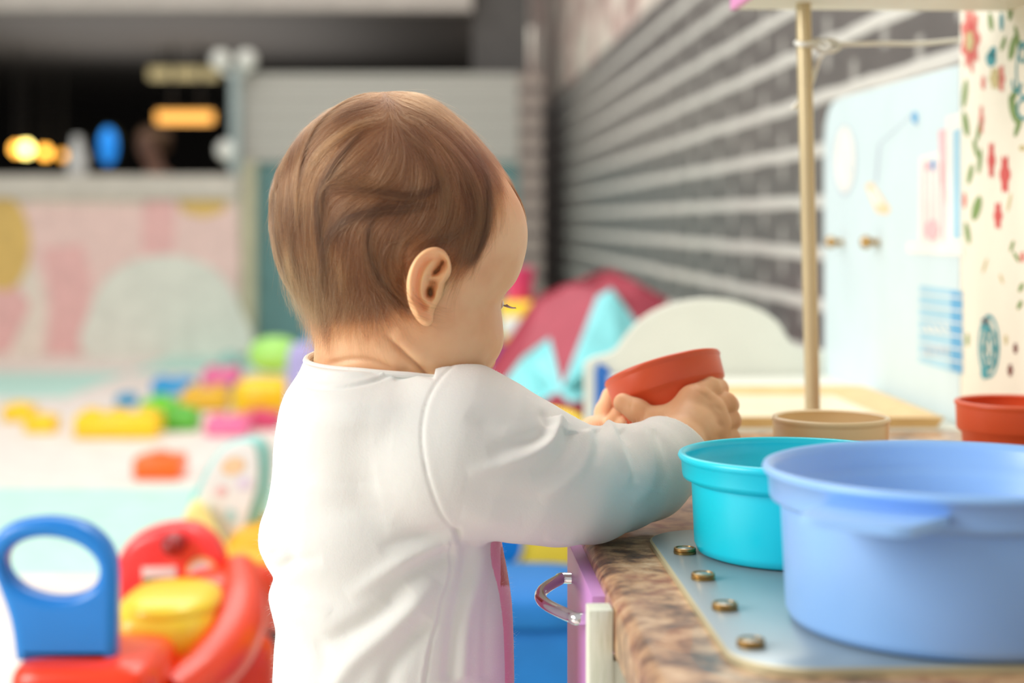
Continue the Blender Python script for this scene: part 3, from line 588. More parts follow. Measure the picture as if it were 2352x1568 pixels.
# ---- things under the arm: blue and yellow toy armchair ----
ch = empty('toy_armchair', (P(1235, 0, 2.0).x, 2.1, 0), label='blue padded toy armchair with a yellow back seen under the arm of the baby', cat='armchair'); CL = Vector(ch.location)
xa, xb = P(1010, 0, 2.0).x, P(1400, 0, 2.0).x
cu_ = MB(); cu_.sup(((xa+xb)/2, 2.08, .125), ((xb-xa)/2, .12, .075), .45); cu_.sup(((xa+xb)/2, 2.06, .202), ((xb-xa)/2-.005, .11, .028), .6); loc(cu_.build('seat', mat('blue_cloth', (30, 118, 196), .8, bump=.2, bscale=90), ch))
bb = MB(); bb.sup(((xa+xb)/2, 2.24, .225), ((xb-xa)/2, .05, .195), .4); loc(bb.build('backrest', mat('yellow_cloth', (252, 222, 70), .8), ch))
MB().box(xa-CL.x, xb-CL.x, -.1, .12, 0, .075, 0, .01).build('base', mat('navy_cloth', (24, 70, 130), .8), ch)
loc(MB().add([P(x, y, 2.186) for x, y in ell(1165, 1245, 40, 60, 24)], [tuple(range(24))[::-1]], 0).add([P(x, y, 2.184) for x, y in ell(1165, 1245, 32, 50, 24)], [tuple(range(24))[::-1]], 1).build('back_print', [mat('print_cream', (250, 240, 214), .7), Mblu], ch, smooth=False))
# ---- maroon and cyan pop-up play tent ----
tn = MB(); M_, Cn = 0, 1
def T3(x, y, D): return P(x, y, D)
def tri_(pts, m): tn.add([T3(*p) for p in pts], [tuple(range(len(pts)))[::-1]], m)
ap = (1290, 892, 3.1)
tri_([(1110, 890, 3.3), (1150, 800, 3.35), (1240, 690, 3.4), (1262, 775, 3.25), (1200, 820, 3.2), (1135, 905, 3.2)], M_)
tri_([(1135, 905, 3.2), (1200, 820, 3.2), (1262, 775, 3.25), ap, (1240, 925, 3.15), (1180, 926, 3.15)], Cn)
tri_([(1262, 775, 3.25), (1240, 690, 3.4), (1290, 655, 3.45), (1350, 655, 3.4), (1372, 680, 3.35), ap], M_)
tri_([ap, (1372, 680, 3.35), (1405, 662, 3.3), (1464, 742, 3.3), (1420, 800, 3.2), (1340, 850, 3.1)], Cn)
tri_([(1350, 655, 3.4), (1400, 628, 3.5), (1460, 645, 3.5), (1530, 700, 3.5), (1464, 742, 3.3), (1405, 662, 3.3), (1372, 680, 3.35)], M_)
tri_([(1464, 742, 3.3), (1530, 700, 3.5), (1560, 800, 3.5), (1450, 840, 3.3), (1420, 800, 3.2)], M_)
tri_([ap, (1340, 850, 3.1), (1420, 800, 3.2), (1450, 840, 3.3), (1440, 905, 3.2), (1320, 920, 3.05)], Cn)
tri_([(1135, 905, 3.2), (1180, 926, 3.15), (1240, 925, 3.15), ap, (1320, 920, 3.05), (1440, 905, 3.2), (1450, 1150, 3.1), (1440, 1248, 3.1), (1120, 1248, 3.2)], M_)
bk_ = [(1110, 890, 3.9), (1240, 690, 3.8), (1400, 628, 3.75), (1530, 700, 3.8), (1560, 800, 3.8), (1450, 1180, 3.8), (1120, 1160, 3.9)]
tri_(bk_[::-1], M_)
tri_([(1110, 890, 3.3), bk_[0], bk_[1], (1240, 690, 3.4)][::-1], M_); tri_([(1240, 690, 3.4), bk_[1], bk_[2], (1400, 628, 3.5)][::-1], M_); tri_([(1400, 628, 3.5), bk_[2], bk_[3], (1530, 700, 3.5)][::-1], M_)
tno = tn.build('play_tent', [mat('maroon_nylon', (166, 54, 74), .6), mat('cyan_nylon', (140, 228, 234), .6)], smooth=False)
tag(tno, 'maroon pop-up play tent with pale cyan panels behind the hands of the baby', 'play tent')
zmin = min(v.co.z for v in tno.data.vertices)
for v in tno.data.vertices:
    if v.co.z < .06: v.co.z = 0.0
md = tno.modifiers.new('thickness', 'SOLIDIFY'); md.thickness = .012
# yellow toy shelf tower with magenta bucket
tw = empty('toy_tower', (P(1192, 0, 4.3).x, 4.42, 0), label='tall yellow toy tower with a white panel just beyond the face of the baby', cat='toy'); CL = Vector(tw.location)
ztw = P(0, 694, 4.3).z; w_ = P(1236, 0, 4.3).x-CL.x
MB().box(-w_, w_, -.12, .12, 0, ztw, 0, .02, 3).build('tower_body', Myel, tw)
loc(MB().box(P(1152, 0, 4.3).x, P(1222, 0, 4.3).x, 4.294, 4.302, P(0, 770, 4.3).z, P(0, 728, 4.3).z, 0, .002).build('label_panel', Mwht, tw))
loc(MB().box(P(1120, 0, 4.3).x, P(1162, 0, 4.3).x, 4.29, 4.302, P(0, 840, 4.3).z, P(0, 785, 4.3).z, 0, .002).build('side_panel', Mpur, tw))
bp_ = P(1192, 660, 4.4); tag(MB().lathe([(0, 0), (.035, 0), (.045, .09), (.04, .088), (.03, .006), (0, .006)], (bp_.x, 4.42, ztw), 24).build('bucket', Mmag), 'small magenta bucket standing on the yellow toy tower', 'bucket')
# ================= THE BABY =================
import openvdb as vdb
baby = empty('person', (-.09, 1.02, 0), label='brown-haired baby in a white sweatshirt leaning on the play kitchen with a cup in hand', cat='person')
PB = Vector((-.09, 1.02, 0))
def tab(rows, D):
    """rows: (image row, left column, right column, half depth) -> tables over z of centre, half width, half depth"""
    rows = sorted(rows, key=lambda r: -r[0])
    z = np.array([CZ-(r[0]-HY)/F*D for r in rows]); a = np.array([(r[2]-r[1])/2/F*D for r in rows]); c = np.array([((r[2]+r[1])/2-CX)/F*D for r in rows]); d = np.array([r[3] for r in rows])
    zz = np.linspace(z[0], z[-1], 500)
    def f(y):
        # monotone-ish cubic through the rows
        m = np.gradient(y, z); i = np.clip(np.searchsorted(z, zz)-1, 0, len(z)-2); h = z[i+1]-z[i]; t = (zz-z[i])/h
        return (2*t**3-3*t**2+1)*y[i]+(t**3-2*t**2+t)*h*m[i]+(-2*t**3+3*t**2)*y[i+1]+(t**3-t**2)*h*m[i+1]
    return zz, np.maximum(f(a), 1e-4), f(c), np.maximum(f(d), 1e-4)
class SDF:
    def __init__(s, lo, hi, h):
        s.lo = np.array(lo); s.h = h; s.n = np.ceil((np.array(hi)-s.lo)/h).astype(int)+1; s.a = np.full(s.n, .03, np.float32)
    def sub(s, lo, hi):
        i0 = np.clip(np.floor((np.array(lo)-s.lo)/s.h).astype(int), 0, s.n); i1 = np.clip(np.ceil((np.array(hi)-s.lo)/s.h).astype(int)+1, 0, s.n)
        sl = tuple(slice(a, b) for a, b in zip(i0, i1))
        X, Y, Z = np.meshgrid(*[(s.lo[k]+np.arange(i0[k], i1[k])*s.h).astype(np.float32) for k in range(3)], indexing='ij', sparse=True)
        return sl, X, Y, Z
    def union(s, fn, lo, hi, k=.004):
        sl, X, Y, Z = s.sub(lo, hi)
        if min(s.a[sl].shape) == 0: return
        b = fn(X, Y, Z); a = s.a[sl]; hh = np.clip(.5+.5*(a-b)/k, 0, 1); s.a[sl] = a+(b-a)*hh-k*hh*(1-hh)
    def cut(s, fn, lo, hi, k=.001):
        sl, X, Y, Z = s.sub(lo, hi)
        b = -fn(X, Y, Z); a = s.a[sl]; hh = np.clip(.5-.5*(a-b)/k, 0, 1); s.a[sl] = a+(b-a)*hh+k*hh*(1-hh)
    def cone(s, p, q, r1, r2, k=.004):
        p, q = np.array(p, float), np.array(q, float); m = max(r1, r2)+.012
        def fn(X, Y, Z):
            d = q-p; L = (d**2).sum()+1e-12; t = np.clip(((X-p[0])*d[0]+(Y-p[1])*d[1]+(Z-p[2])*d[2])/L, 0, 1)
            return np.sqrt((X-p[0]-t*d[0])**2+(Y-p[1]-t*d[1])**2+(Z-p[2]-t*d[2])**2)-(r1+(r2-r1)*t)
        s.union(fn, np.minimum(p, q)-m, np.maximum(p, q)+m, k)
    def ellipsoid(s, c, r, k=.004, R=None):
        c = np.array(c, float); r = np.array(r, float); m = r.max()+.012
        def fn(X, Y, Z):
            x, y, z = X-c[0], Y-c[1], Z-c[2]
            if R is not None: x, y, z = [R[0][i]*x+R[1][i]*y+R[2][i]*z for i in range(3)]
            q = np.sqrt((x/r[0])**2+(y/r[1])**2+(z/r[2])**2); return (q-1)*r.min()
        s.union(fn, c-m, c+m, k)
    def mesh(s, name):
        g = vdb.FloatGrid(); g.background = .03; g.copyFromArray(s.a); v, f = g.convertToQuads(0.0)[:2]
        v = np.asarray(v)*s.h+s.lo; f = np.ascontiguousarray(np.asarray(f))
        me = bpy.data.meshes.new(name); me.vertices.add(len(v)); me.vertices.foreach_set('co', v.astype(np.float32).ravel())
        me.loops.add(len(f)*4); me.loops.foreach_set('vertex_index', f.astype(np.int32).ravel()); me.polygons.add(len(f))
        me.polygons.foreach_set('loop_start', np.arange(0, len(f)*4, 4, dtype=np.int32)); me.polygons.foreach_set('loop_total', np.full(len(f), 4, np.int32))
        me.update(calc_edges=True); me.validate(); return me
def loft(T, yc, p=2.15, infl=0.0, ycf=None):
    zz, a, c, d = T
    def fn(X, Y, Z):
        z = np.clip(Z, zz[0], zz[-1]); A = np.interp(z, zz, a)+infl; Cc = np.interp(z, zz, c); Dd = np.interp(z, zz, d)+infl
        yy = yc if ycf is None else np.interp(z, ycf[0], ycf[1])
        q = ((np.abs(X-Cc)/A)**p+(np.abs(Y-yy)/Dd)**p)**(1/p); m = np.minimum(A, Dd)
        dr = (q-1)*m; dz = np.maximum(Z-zz[-1], zz[0]-Z)
        return np.where(dz > 0, np.sqrt(np.maximum(dr, 0)**2+dz**2), dr).astype(np.float32)
    return fn
def V(px, py, D): return np.array(P(px, py, D))
HD = 1.0
head_rows = [(214, 903, 905, .001), (217, 868, 938, .017), (224, 836, 968, .029), (238, 800, 997, .0405), (253, 772, 1020, .048), (278, 735, 1050, .0565), (303, 706, 1076, .062), (333, 682, 1102, .066), (363, 663, 1127, .0685),
 (400, 644, 1155, .070), (440, 632, 1181, .0705), (480, 628, 1201, .0705), (520, 629, 1211, .070), (560, 634, 1211, .0685), (600, 643, 1203, .0665), (630, 655, 1193, .064), (650, 667, 1182, .0625), (672, 683, 1163, .061), (690, 697, 1151, .060),
 (710, 711, 1148, .059), (730, 720, 1150, .058), (750, 724, 1152, .0575), (775, 725, 1155, .057), (800, 724, 1151, .056), (830, 722, 1134, .054), (860, 718, 1108, .052), (890, 713, 1076, .050), (930, 708, 1040, .048)]
HT = tab(head_rows, HD)
HC = np.array([(925-CX)/F*HD, 1.0]); PSI = math.radians(42); fdir = np.array([math.cos(PSI), math.sin(PSI)]); sdir = np.array([math.sin(PSI), -math.cos(PSI)])
h = .0013
B = SDF((-.19, .86, -.003), (.2, 1.25, .775), h)
B.union(loft(HT, HD), (-.17, .91, .55), (.03, 1.09, .77), .004)
# face turned away: cheeks, nose, brow, lips, chin, far ear
fc_ = np.array([-.050, 1.018]); zf = lambda py: CZ-(py-HY)/F
B.ellipsoid((fc_[0]-.002, fc_[1], zf(755)), (.043, .046, .046), .01)
def fp(py, az, r): a = math.radians(az); return (fc_[0]+r*math.cos(a), fc_[1]+r*math.sin(a), zf(py))
B.cone(fp(690, 44, .040), fp(742, 44, .049), .0042, .0062, .006)
B.ellipsoid(fp(748, 44, .0495), (.0062, .0062, .0055), .003); B.ellipsoid(fp(752, 34, .0455), (.0042, .0042, .0035), .003); B.ellipsoid(fp(752, 54, .0455), (.0042, .0042, .0035), .003)
B.ellipsoid(fp(838, 44, .037), (.013, .013, .010), .008)
for a0, a1, py, r in ((32, 44, 786, .0035), (44, 56, 786, .0035), (34, 44, 797, .004), (44, 54, 797, .004)): B.cone(fp(py+1, a0, .0435), fp(py, a1, .0455), .0024, r, .003)
B.ellipsoid(fp(700, 17, .0375), (.0085, .0085, .0075), .004); B.ellipsoid(fp(700, 71, .0375), (.0085, .0085, .0075), .004)
fe = HC+(-.005)*fdir-sdir*.068
B.ellipsoid((fe[0], fe[1], zf(655)), (.012, .006, .023), .003)
# right arm, seen; cup hand
def W(px, py, D): return V(px, py, D)
ins = .006
Rarm = [(1010, 1035, .965, 190), (1047, 1033, .965, 191), (1130, 1056, .966, 175), (1210, 1083, .970, 158), (1280, 1105, .979, 142), (1352, 1113, 1.0, 129), (1420, 1097, 1.025, 118), (1482, 1083, 1.048, 108), (1530, 1052, 1.068, 94), (1572, 1006, 1.09, 82)]
def chain(Sd, st, dr, k=.004):
    for (x0, y0, d0, r0), (x1, y1, d1, r1) in zip(st[:-1], st[1:]): Sd.cone(V(x0, y0, d0), V(x1, y1, d1), r0/F*d0+dr, r1/F*d1+dr, k)
chain(B, Rarm[:9], -ins, .006)
wr_ = V(1550, 1032, 1.079); B.cone(V(1500, 1075, 1.055), wr_, .021, .0188, .006); B.cone(wr_, V(1580, 990, 1.099), .0188, .0175, .006)
def hand(wrist, ks, fingers, thumb, kr, palmr, kk=.007):
    for q in ks: B.cone(wrist, q, palmr, kr, kk)
    for a, b in zip(ks[:-1], ks[1:]): B.cone(a, b, kr, kr, kk)
    for f_ in fingers:
        for (p, r0), (q, r1) in zip(f_[:-1], f_[1:]): B.cone(p, q, r0, r1, .0014)
    for (p, r0), (q, r1) in zip(thumb[:-1], thumb[1:]): B.cone(p, q, r0, r1, .004)
ks = [V(1598, 921, 1.112), V(1626, 945, 1.114), V(1638, 976, 1.115), V(1636, 1012, 1.114)]
fing = [[(V(1592, 917, 1.112), .0092), (V(1630, 892, 1.126), .0082), (V(1648, 893, 1.140), .0078), (V(1640, 900, 1.165), .0068)],
        [(V(1628, 940, 1.114), .0088), (V(1667, 926, 1.127), .0078), (V(1674, 930, 1.142), .0072), (V(1660, 938, 1.168), .0064)],
        [(V(1638, 975, 1.115), .0086), (V(1676, 962, 1.128), .0076), (V(1680, 966, 1.143), .0070), (V(1664, 972, 1.168), .0062)],
        [(V(1638, 1010, 1.114), .0080), (V(1675, 1003, 1.126), .0072), (V(1680, 1006, 1.14), .0064), (V(1664, 1008, 1.162), .0057)]]
thumb = [(V(1562, 992, 1.103), .0150), (V(1508, 972, 1.109), .0098), (V(1464, 943, 1.114), .0077), (V(1431, 925, 1.1185), .0068)]
hand(V(1582, 994, 1.1), ks, fing, thumb, .0098, .0160)
B.cone(V(1530, 972, 1.108), V(1592, 930, 1.112), .0095, .0105, .008)
# left arm and hand behind the cup
Larm = [(960, 1020, 1.06, 150), (1060, 1050, 1.095, 140), (1200, 1110, 1.13, 118), (1290, 1080, 1.15, 95), (1330, 1032, 1.165, 62)]
chain(B, Larm, -.0085, .006)
B.cone(V(1325, 1030, 1.165), V(1372, 1000, 1.176), .0150, .0135, .005)
lk = [V(1398, 990, 1.186), V(1402, 1012, 1.18), V(1404, 1034, 1.176)]
lf = [[(V(1392, 990, 1.178), .0076), (V(1412, 968, 1.166), .0068), (V(1421, 950, 1.156), .0060)], [(V(1396, 1008, 1.176), .0076), (V(1424, 990, 1.158), .0066), (V(1436, 972, 1.146), .0058)],
      [(V(1400, 1028, 1.176), .0074), (V(1430, 1016, 1.156), .0064), (V(1446, 1000, 1.144), .0056)], [(V(1400, 1046, 1.176), .007), (V(1432, 1042, 1.158), .006), (V(1448, 1030, 1.146), .0052)]]
hand(V(1372, 1002, 1.176), lk, lf, [(V(1386, 988, 1.186), .0085), (V(1390, 945, 1.196), .0070), (V(1401, 908, 1.202), .0062)], .0078, .0125, .005)
# trunk, hips, legs, feet under the clothes
tor = [(860, 712, 985, .046), (888, 690, 1070, .064), (966, 668, 1110, .076), (1074, 655, 1125, .078), (1200, 655, 1135, .076), (1358, 650, 1150, .075), (1485, 660, 1155, .076), (1568, 655, 1155, .076), (1660, 650, 1160, .078), (1760, 655, 1155, .078), (1850, 690, 1120, .068)]
TT = tab(tor, 1.01); B.union(loft(TT, 1.012), (-.17, .92, .28), (.03, 1.1, .61), .012)
B.cone(V(1010, 1000, .975), V(900, 990, 1.01), .04, .05, .015); B.cone(V(930, 1010, 1.06), V(900, 990, 1.01), .035, .05, .015)
for yy in (.972, 1.056):
    B.cone((-.08, yy, .33), (-.075, yy, .2), .048, .036, .01); B.cone((-.075, yy, .2), (-.085, yy, .05), .034, .021, .01)
    B.cone((-.085, yy, .03), (-.03, yy, .018), .021, .017, .008)
    for k in range(5): B.cone((-.035, yy-.018+.009*k, .016), (-.006-.002*abs(k-1), yy-.02+.0095*k, .010), .007, .0062-.0004*k, .0012)
bme = B.mesh('body'); del B
# ---- image-guided relief on the side towards the camera ----
def vcoords(me):
    a = np.empty(len(me.vertices)*3, np.float32); me.vertices.foreach_get('co', a); n = np.empty_like(a); me.vertex_normals.foreach_get('vector', n)
    return a.reshape(-1, 3).astype(float), n.reshape(-1, 3).astype(float)
def proj(v): return np.stack([CX+v[:, 0]/v[:, 1]*F, HY-(v[:, 2]-CZ)/v[:, 1]*F], 1)
def pdist(p, poly):
    d = np.full(len(p), 1e9); s_ = np.zeros(len(p)); L = 0; poly = np.array(poly, float); seg = np.linalg.norm(np.diff(poly, axis=0), axis=1); tot = seg.sum(); side = np.zeros(len(p))
    for a, b, l in zip(poly[:-1], poly[1:], seg):
        t = np.clip(((p-a)@(b-a))/(l*l+1e-9), 0, 1); e = p-a-t[:, None]*(b-a); q = np.hypot(e[:, 0], e[:, 1]); m = q < d
        d[m] = q[m]; s_[m] = (L+t[m]*l)/tot; side[m] = np.sign((b-a)[0]*e[m, 1]-(b-a)[1]*e[m, 0]); L += l
    return d, s_, side
def relief(me, lines, dmax=9, nlim=.15):
    v, n = vcoords(me); p = proj(v); disp = np.zeros(len(v)); near = n[:, 1] < nlim
    for ln in lines:
        poly, amp, sig = ln[:3]; ex = ln[3] if len(ln) > 3 else {}
        poly = [tuple(q) for q in crom(poly, 5)]; P_ = np.array(poly); bx = (p[:, 0] > P_[:, 0].min()-4*sig) & (p[:, 0] < P_[:, 0].max()+4*sig) & (p[:, 1] > P_[:, 1].min()-4*sig) & (p[:, 1] < P_[:, 1].max()+4*sig) & near & (v[:, 1] < ex.get('D', dmax))
        ix = np.nonzero(bx)[0]
        if not len(ix): continue
        d, s_, side = pdist(p[ix], poly)
        w = np.exp(-(d/sig)**2)
        if ex.get('step'): w = np.where(side*ex['step'] > 0, np.exp(-(d/sig)**2), np.exp(-(d/(sig*.22))**2))
        end = np.clip(np.minimum(s_/ex.get('f0', .15), (1-s_)/ex.get('f1', .25)), 0, 1) if ex.get('fade', True) else 1
        disp[ix] += amp*.001*w*(end**.7)
    v2 = v+n*disp[:, None]; me.vertices.foreach_set('co', v2.astype(np.float32).ravel()); me.update(); return v2
relief(bme, [
    ([(878, 762), (905, 790), (938, 822), (968, 850), (990, 878)], -3.6, 6.2, {'f0': .35, 'fade': True, 'f1': .1, 'D': 1.0}), ([(900, 760), (930, 790), (965, 820), (995, 840)], 1.8, 18, {'D': 1.0}), ([(850, 780), (890, 815), (930, 845)], 1.2, 16, {'D': 1.0}),
    ([(745, 838), (800, 826), (850, 828), (905, 850)], -1.6, 6, {'D': 1.0}), ([(992, 650), (989, 664), (987, 676)], -8, 12, {'D': 1.0, 'fade': False}), ([(1014, 606), (1004, 618)], -4.5, 9, {'D': 1.0, 'fade': False}),
    ([(1005, 590), (1045, 620), (1050, 680), (1010, 740)], -.8, 14, {'D': 1.0}),
    ([(930, 600), (922, 660), (945, 735)], -2.0, 9, {'D': 1.0}),
    ([(1095, 560), (1150, 600), (1190, 640)], -.6, 25, {'D': 1.0}), ([(1060, 760), (1100, 770)], 1.2, 50, {'D': 1.0, 'fade': False}),
    # creases and dimples of the hand
    ([(1583, 878), (1612, 905), (1640, 903)], -.5, 4), ([(1622, 912), (1630, 917)], -.8, 7, {'fade': False}), ([(1648, 935), (1655, 940)], -.8, 6, {'fade': False}), ([(1652, 972), (1658, 976)], -.8, 6, {'fade': False}), ([(1650, 1003), (1656, 1008)], -.6, 6, {'fade': False}),
    ([(1452, 912), (1447, 945)], -.4, 3), ([(1483, 935), (1476, 965)], -.4, 4), ([(1640, 872), (1636, 905)], -.4, 3.5), ([(1500, 935), (1540, 935), (1600, 915)], .6, 14)], 1.2)
# ---- the ear, joined to the same body mesh ----
eo = [(1036, 607), (1030, 588), (1018, 573), (1000, 567), (978, 572), (958, 588), (943, 612), (935, 640), (934, 668), (938, 695), (946, 717), (958, 735), (972, 747), (985, 748), (994, 738), (996, 718), (1004, 700), (1014, 682), (1022, 660), (1030, 640), (1036, 624)]
eo = smooth_closed(eo, 6); ne = len(eo); EC = np.array([988., 652.]); nr = 44
eo_a = np.array(eo)
def head_y(px, py):
    D = .935
    for _ in range(6):
        x = (px-CX)/F*D; z = CZ-(py-HY)/F*D; A = np.interp(z, HT[0], HT[1]); Cc = np.interp(z, HT[0], HT[2]); Dd = np.interp(z, HT[0], HT[3])
        q = np.clip(1-(np.abs(x-Cc)/A)**2.15, 0, 1)**(1/2.15); D = HD-Dd*q
    return D
pts2 = []
for j in range(nr+1):
    for i in range(ne): pts2.append(EC+(eo_a[i]-EC)*(j/nr))
pts2 = np.array(pts2)
g = lambda poly, sig, **k: np.exp(-(pdist(pts2, [tuple(q) for q in crom(poly, 6)])[0]/sig)**2)
dout, sout, _ = pdist(pts2, [tuple(q) for q in eo]+[tuple(eo[0])])
helix = [(1020, 640), (1031, 616), (1026, 592), (1013, 579), (998, 576), (977, 582), (960, 597), (949, 620), (944, 650), (946, 682), (955, 708), (966, 728), (979, 738)]
anti = [(1002, 590), (990, 602), (978, 622), (970, 650), (970, 678), (980, 695), (990, 702)]
hgt = 1.0*np.ones(len(pts2))
hgt += 3.6*g(helix, 9.5)+1.5*g([(1020, 640), (1031, 616), (1026, 592)], 8)
hgt -= 2.4*g([(1006, 592), (984, 598), (966, 620), (958, 650), (960, 682), (972, 705)], 7)
hgt += 2.4*g(anti, 8); hgt += 1.0*g([(965, 720), (982, 730), (988, 735)], 16)
hgt -= 6.5*g([(1018, 602), (1010, 611), (1000, 624)], 8.5); hgt -= 3.0*g([(1008, 620), (994, 630), (984, 636)], 5)
hgt -= 8.5*g([(992, 650), (990, 664), (987, 674)], 11); hgt -= 8*g([(986, 666), (988, 674)], 7)
hgt += 3.0*g([(1004, 668), (1000, 684), (998, 690)], 7); hgt += 1.2*g([(996, 640), (1010, 632), (1022, 620)], 7); hgt += 1.2*g([(984, 692), (990, 700), (986, 712)], 6)
base_out = 3.0+9.0*np.clip((1034-pts2[:, 0])/95, 0, 1)**1.1*np.clip((775-pts2[:, 1])/110, .6, 1)+2.0*np.clip((pts2[:, 1]-700)/25, 0, 1)
front = np.clip((pts2[:, 0]-1000)/30, 0, 1)*np.clip((pts2[:, 1]-628)/20, 0, 1)
tot = base_out+hgt*(1-.6*front); edge = np.clip(dout/6, 0, 1); tot = tot-2.6*(1-np.sqrt(1-(1-edge)**2))
blend = front*np.clip(1-dout/14, 0, 1); tot = tot*(1-blend)-1.5*blend
ev = []
for k, (x, y) in enumerate(pts2): D = head_y(x, y)-tot[k]*.001; ev.append(P(x, y, D))
for s_, dd in ((.985, 3.2), (.95, 6), (.86, 9), (.72, 13)):
    for i in range(ne):
        q = EC+(eo_a[i]-EC)*s_; k = nr*ne+i; D = head_y(*q)-(tot[k]-dd)*.001; ev.append(P(q[0], q[1], max(D, P(0, 0, 1).y*0+.9)))
ef = []
for j in range(nr+4):
    for i in range(ne):
        a, b_ = j*ne+i, j*ne+(i+1) % ne
        if j == 0: ef.append((a, (a+ne), (b_+ne)))
        else: ef.append((a, a+ne, b_+ne, b_))
body = link('body', bme, baby, [])
nb = len(bme.vertices)
eme = me_from('ear_tmp', ev, ef); eob = bpy.data.objects.new('ear_tmp', eme); C.objects.link(eob)
bm = bmesh.new(); bm.from_mesh(bme); bm.from_mesh(eme); bm.to_mesh(bme); bm.free(); bpy.data.objects.remove(eob)
# ---- attributes: where hair grows, lips, ear (light shining through it painted as a warmer colour) ----
v, n = vcoords(bme)
def near_side(v):
    rel = v[:, :2]-HC; s_ = rel@sdir; w = v.copy(); far = s_ < 0; w[far, :2] = v[far, :2]-2*s_[far, None]*sdir; return w, far
def inside(p, poly):
    poly = np.array(poly, float); x, y = p[:, 0], p[:, 1]; r = np.zeros(len(p), bool); j = len(poly)-1
    for i in range(len(poly)):
        xi, yi = poly[i]; xj, yj = poly[j]; r ^= ((yi > y) != (yj > y)) & (x < (xj-xi)*(y-yi)/(yj-yi+1e-12)+xi); j = i
    return r
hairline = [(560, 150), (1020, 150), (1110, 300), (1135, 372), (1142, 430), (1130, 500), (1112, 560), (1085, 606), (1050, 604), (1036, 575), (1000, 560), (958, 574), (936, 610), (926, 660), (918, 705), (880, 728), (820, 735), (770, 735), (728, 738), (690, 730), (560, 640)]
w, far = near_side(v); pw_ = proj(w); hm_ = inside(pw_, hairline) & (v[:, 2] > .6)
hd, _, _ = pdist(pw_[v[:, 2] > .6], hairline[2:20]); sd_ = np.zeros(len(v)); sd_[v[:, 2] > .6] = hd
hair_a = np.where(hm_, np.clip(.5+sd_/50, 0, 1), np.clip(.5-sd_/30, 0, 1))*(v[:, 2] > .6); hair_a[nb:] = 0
lips = np.exp(-((v-np.array(fp(791, 44, .046)))**2).sum(1)/.008**2)
earw = np.zeros(len(v)); earw[nb:] = 1
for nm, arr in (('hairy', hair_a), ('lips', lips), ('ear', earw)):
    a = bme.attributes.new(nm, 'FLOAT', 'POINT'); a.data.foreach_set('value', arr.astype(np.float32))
bme.polygons.foreach_set('use_smooth', [True]*len(bme.polygons))
t = NT('baby_skin'); ps = t.pos()
skin = t.ramp(t.noise(28, 4, ps), [(.35, lin(224, 172, 130)), (.65, lin(236, 194, 152))])
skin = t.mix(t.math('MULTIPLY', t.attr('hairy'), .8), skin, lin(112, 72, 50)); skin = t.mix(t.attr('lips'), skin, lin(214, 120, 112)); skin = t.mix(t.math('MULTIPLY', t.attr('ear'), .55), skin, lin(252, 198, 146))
t.set(Base_Color=skin, Roughness=.5, Subsurface_Weight=.55, Subsurface_Scale=.0065, Specular_IOR_Level=.35); t.b.inputs['Subsurface Radius'].default_value = (1, .42, .25)
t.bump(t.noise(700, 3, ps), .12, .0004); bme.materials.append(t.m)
bme.transform(Matrix.Translation(-PB))
# eyes (lowered lids), lashes
for az in (17, 71):
    p = Vector(fp(703, az, .0405))-PB; MB().sup(tuple(p), (.0062, .0062, .0048), 1, nu=20, nv=12).build('eye', mat('eye_white', (230, 222, 214), .2), baby)
def curves_obj(name, strands, radii, m, parent):
    cd = bpy.data.hair_curves.new(name); sizes = [len(s_) for s_ in strands]; cd.add_curves(sizes)
    cd.attributes['position'].data.foreach_set('vector', np.concatenate(strands).astype(np.float32).ravel())
    ra = cd.attributes.new('radius', 'FLOAT', 'POINT'); ra.data.foreach_set('value', np.concatenate(radii).astype(np.float32)); cd.materials.append(m)
    o = bpy.data.objects.new(name, cd); C.objects.link(o); o.parent = parent; return o
def hairmat(name, col, rough=.35):
    m = bpy.data.materials.new(name); m.use_nodes = True; t_ = m.node_tree; t_.nodes.clear(); o = t_.nodes.new('ShaderNodeOutputMaterial'); hb2 = t_.nodes.new('ShaderNodeBsdfHairPrincipled')
    hb2.parametrization = 'COLOR'; hb2.inputs['Color'].default_value = col; hb2.inputs['Roughness'].default_value = rough; hb2.inputs['Radial Roughness'].default_value = .5
    hb2.inputs['Random Roughness'].default_value = .2; pass
    t_.links.new(hb2.outputs[0], o.inputs[0]); return m, hb2, t_
PBn = np.array(PB)
lash = []; lr = []
for az in (17, 71):
    for k in range(54):
        u = k/53-.5; a = math.radians(az+u*24); r0 = .0468; p0 = np.array([fc_[0]+r0*math.cos(a), fc_[1]+r0*math.sin(a), zf(697)-.0015-.001*math.cos(u*3)]); o_ = np.array([math.cos(a+u*.8), math.sin(a+u*.8), 0]); L = .0078*(1-.5*abs(u))
        tt = np.linspace(0, 1, 6)[:, None]; lash.append(p0+o_*L*tt+np.array([0, 0, -1])*L*(.75*tt-.45*tt**2)-PBn); lr.append(np.linspace(.00019, .00004, 6))
for k in range(60):
    u_ = rng.random(); a = math.radians(4+u_*26); r0 = .0495+.002*math.sin(u_*3); p0 = np.array([fc_[0]+r0*math.cos(a), fc_[1]+r0*math.sin(a), zf(652)+.003*math.sin(u_*2.6)+rng.normal(0, .0008)])
    dv = np.array([-math.sin(a), math.cos(a), -.25+.1*rng.normal()])*.004+np.array([math.cos(a), math.sin(a), 0])*.0008; lash.append(p0+dv*np.linspace(0, 1, 6)[:, None]-PBn); lr.append(np.linspace(.00005, .00002, 6))
mm_, _, _ = hairmat('lash_hair', (.004, .002, .002, 1)); curves_obj('eyelashes', lash, lr, mm_, baby)
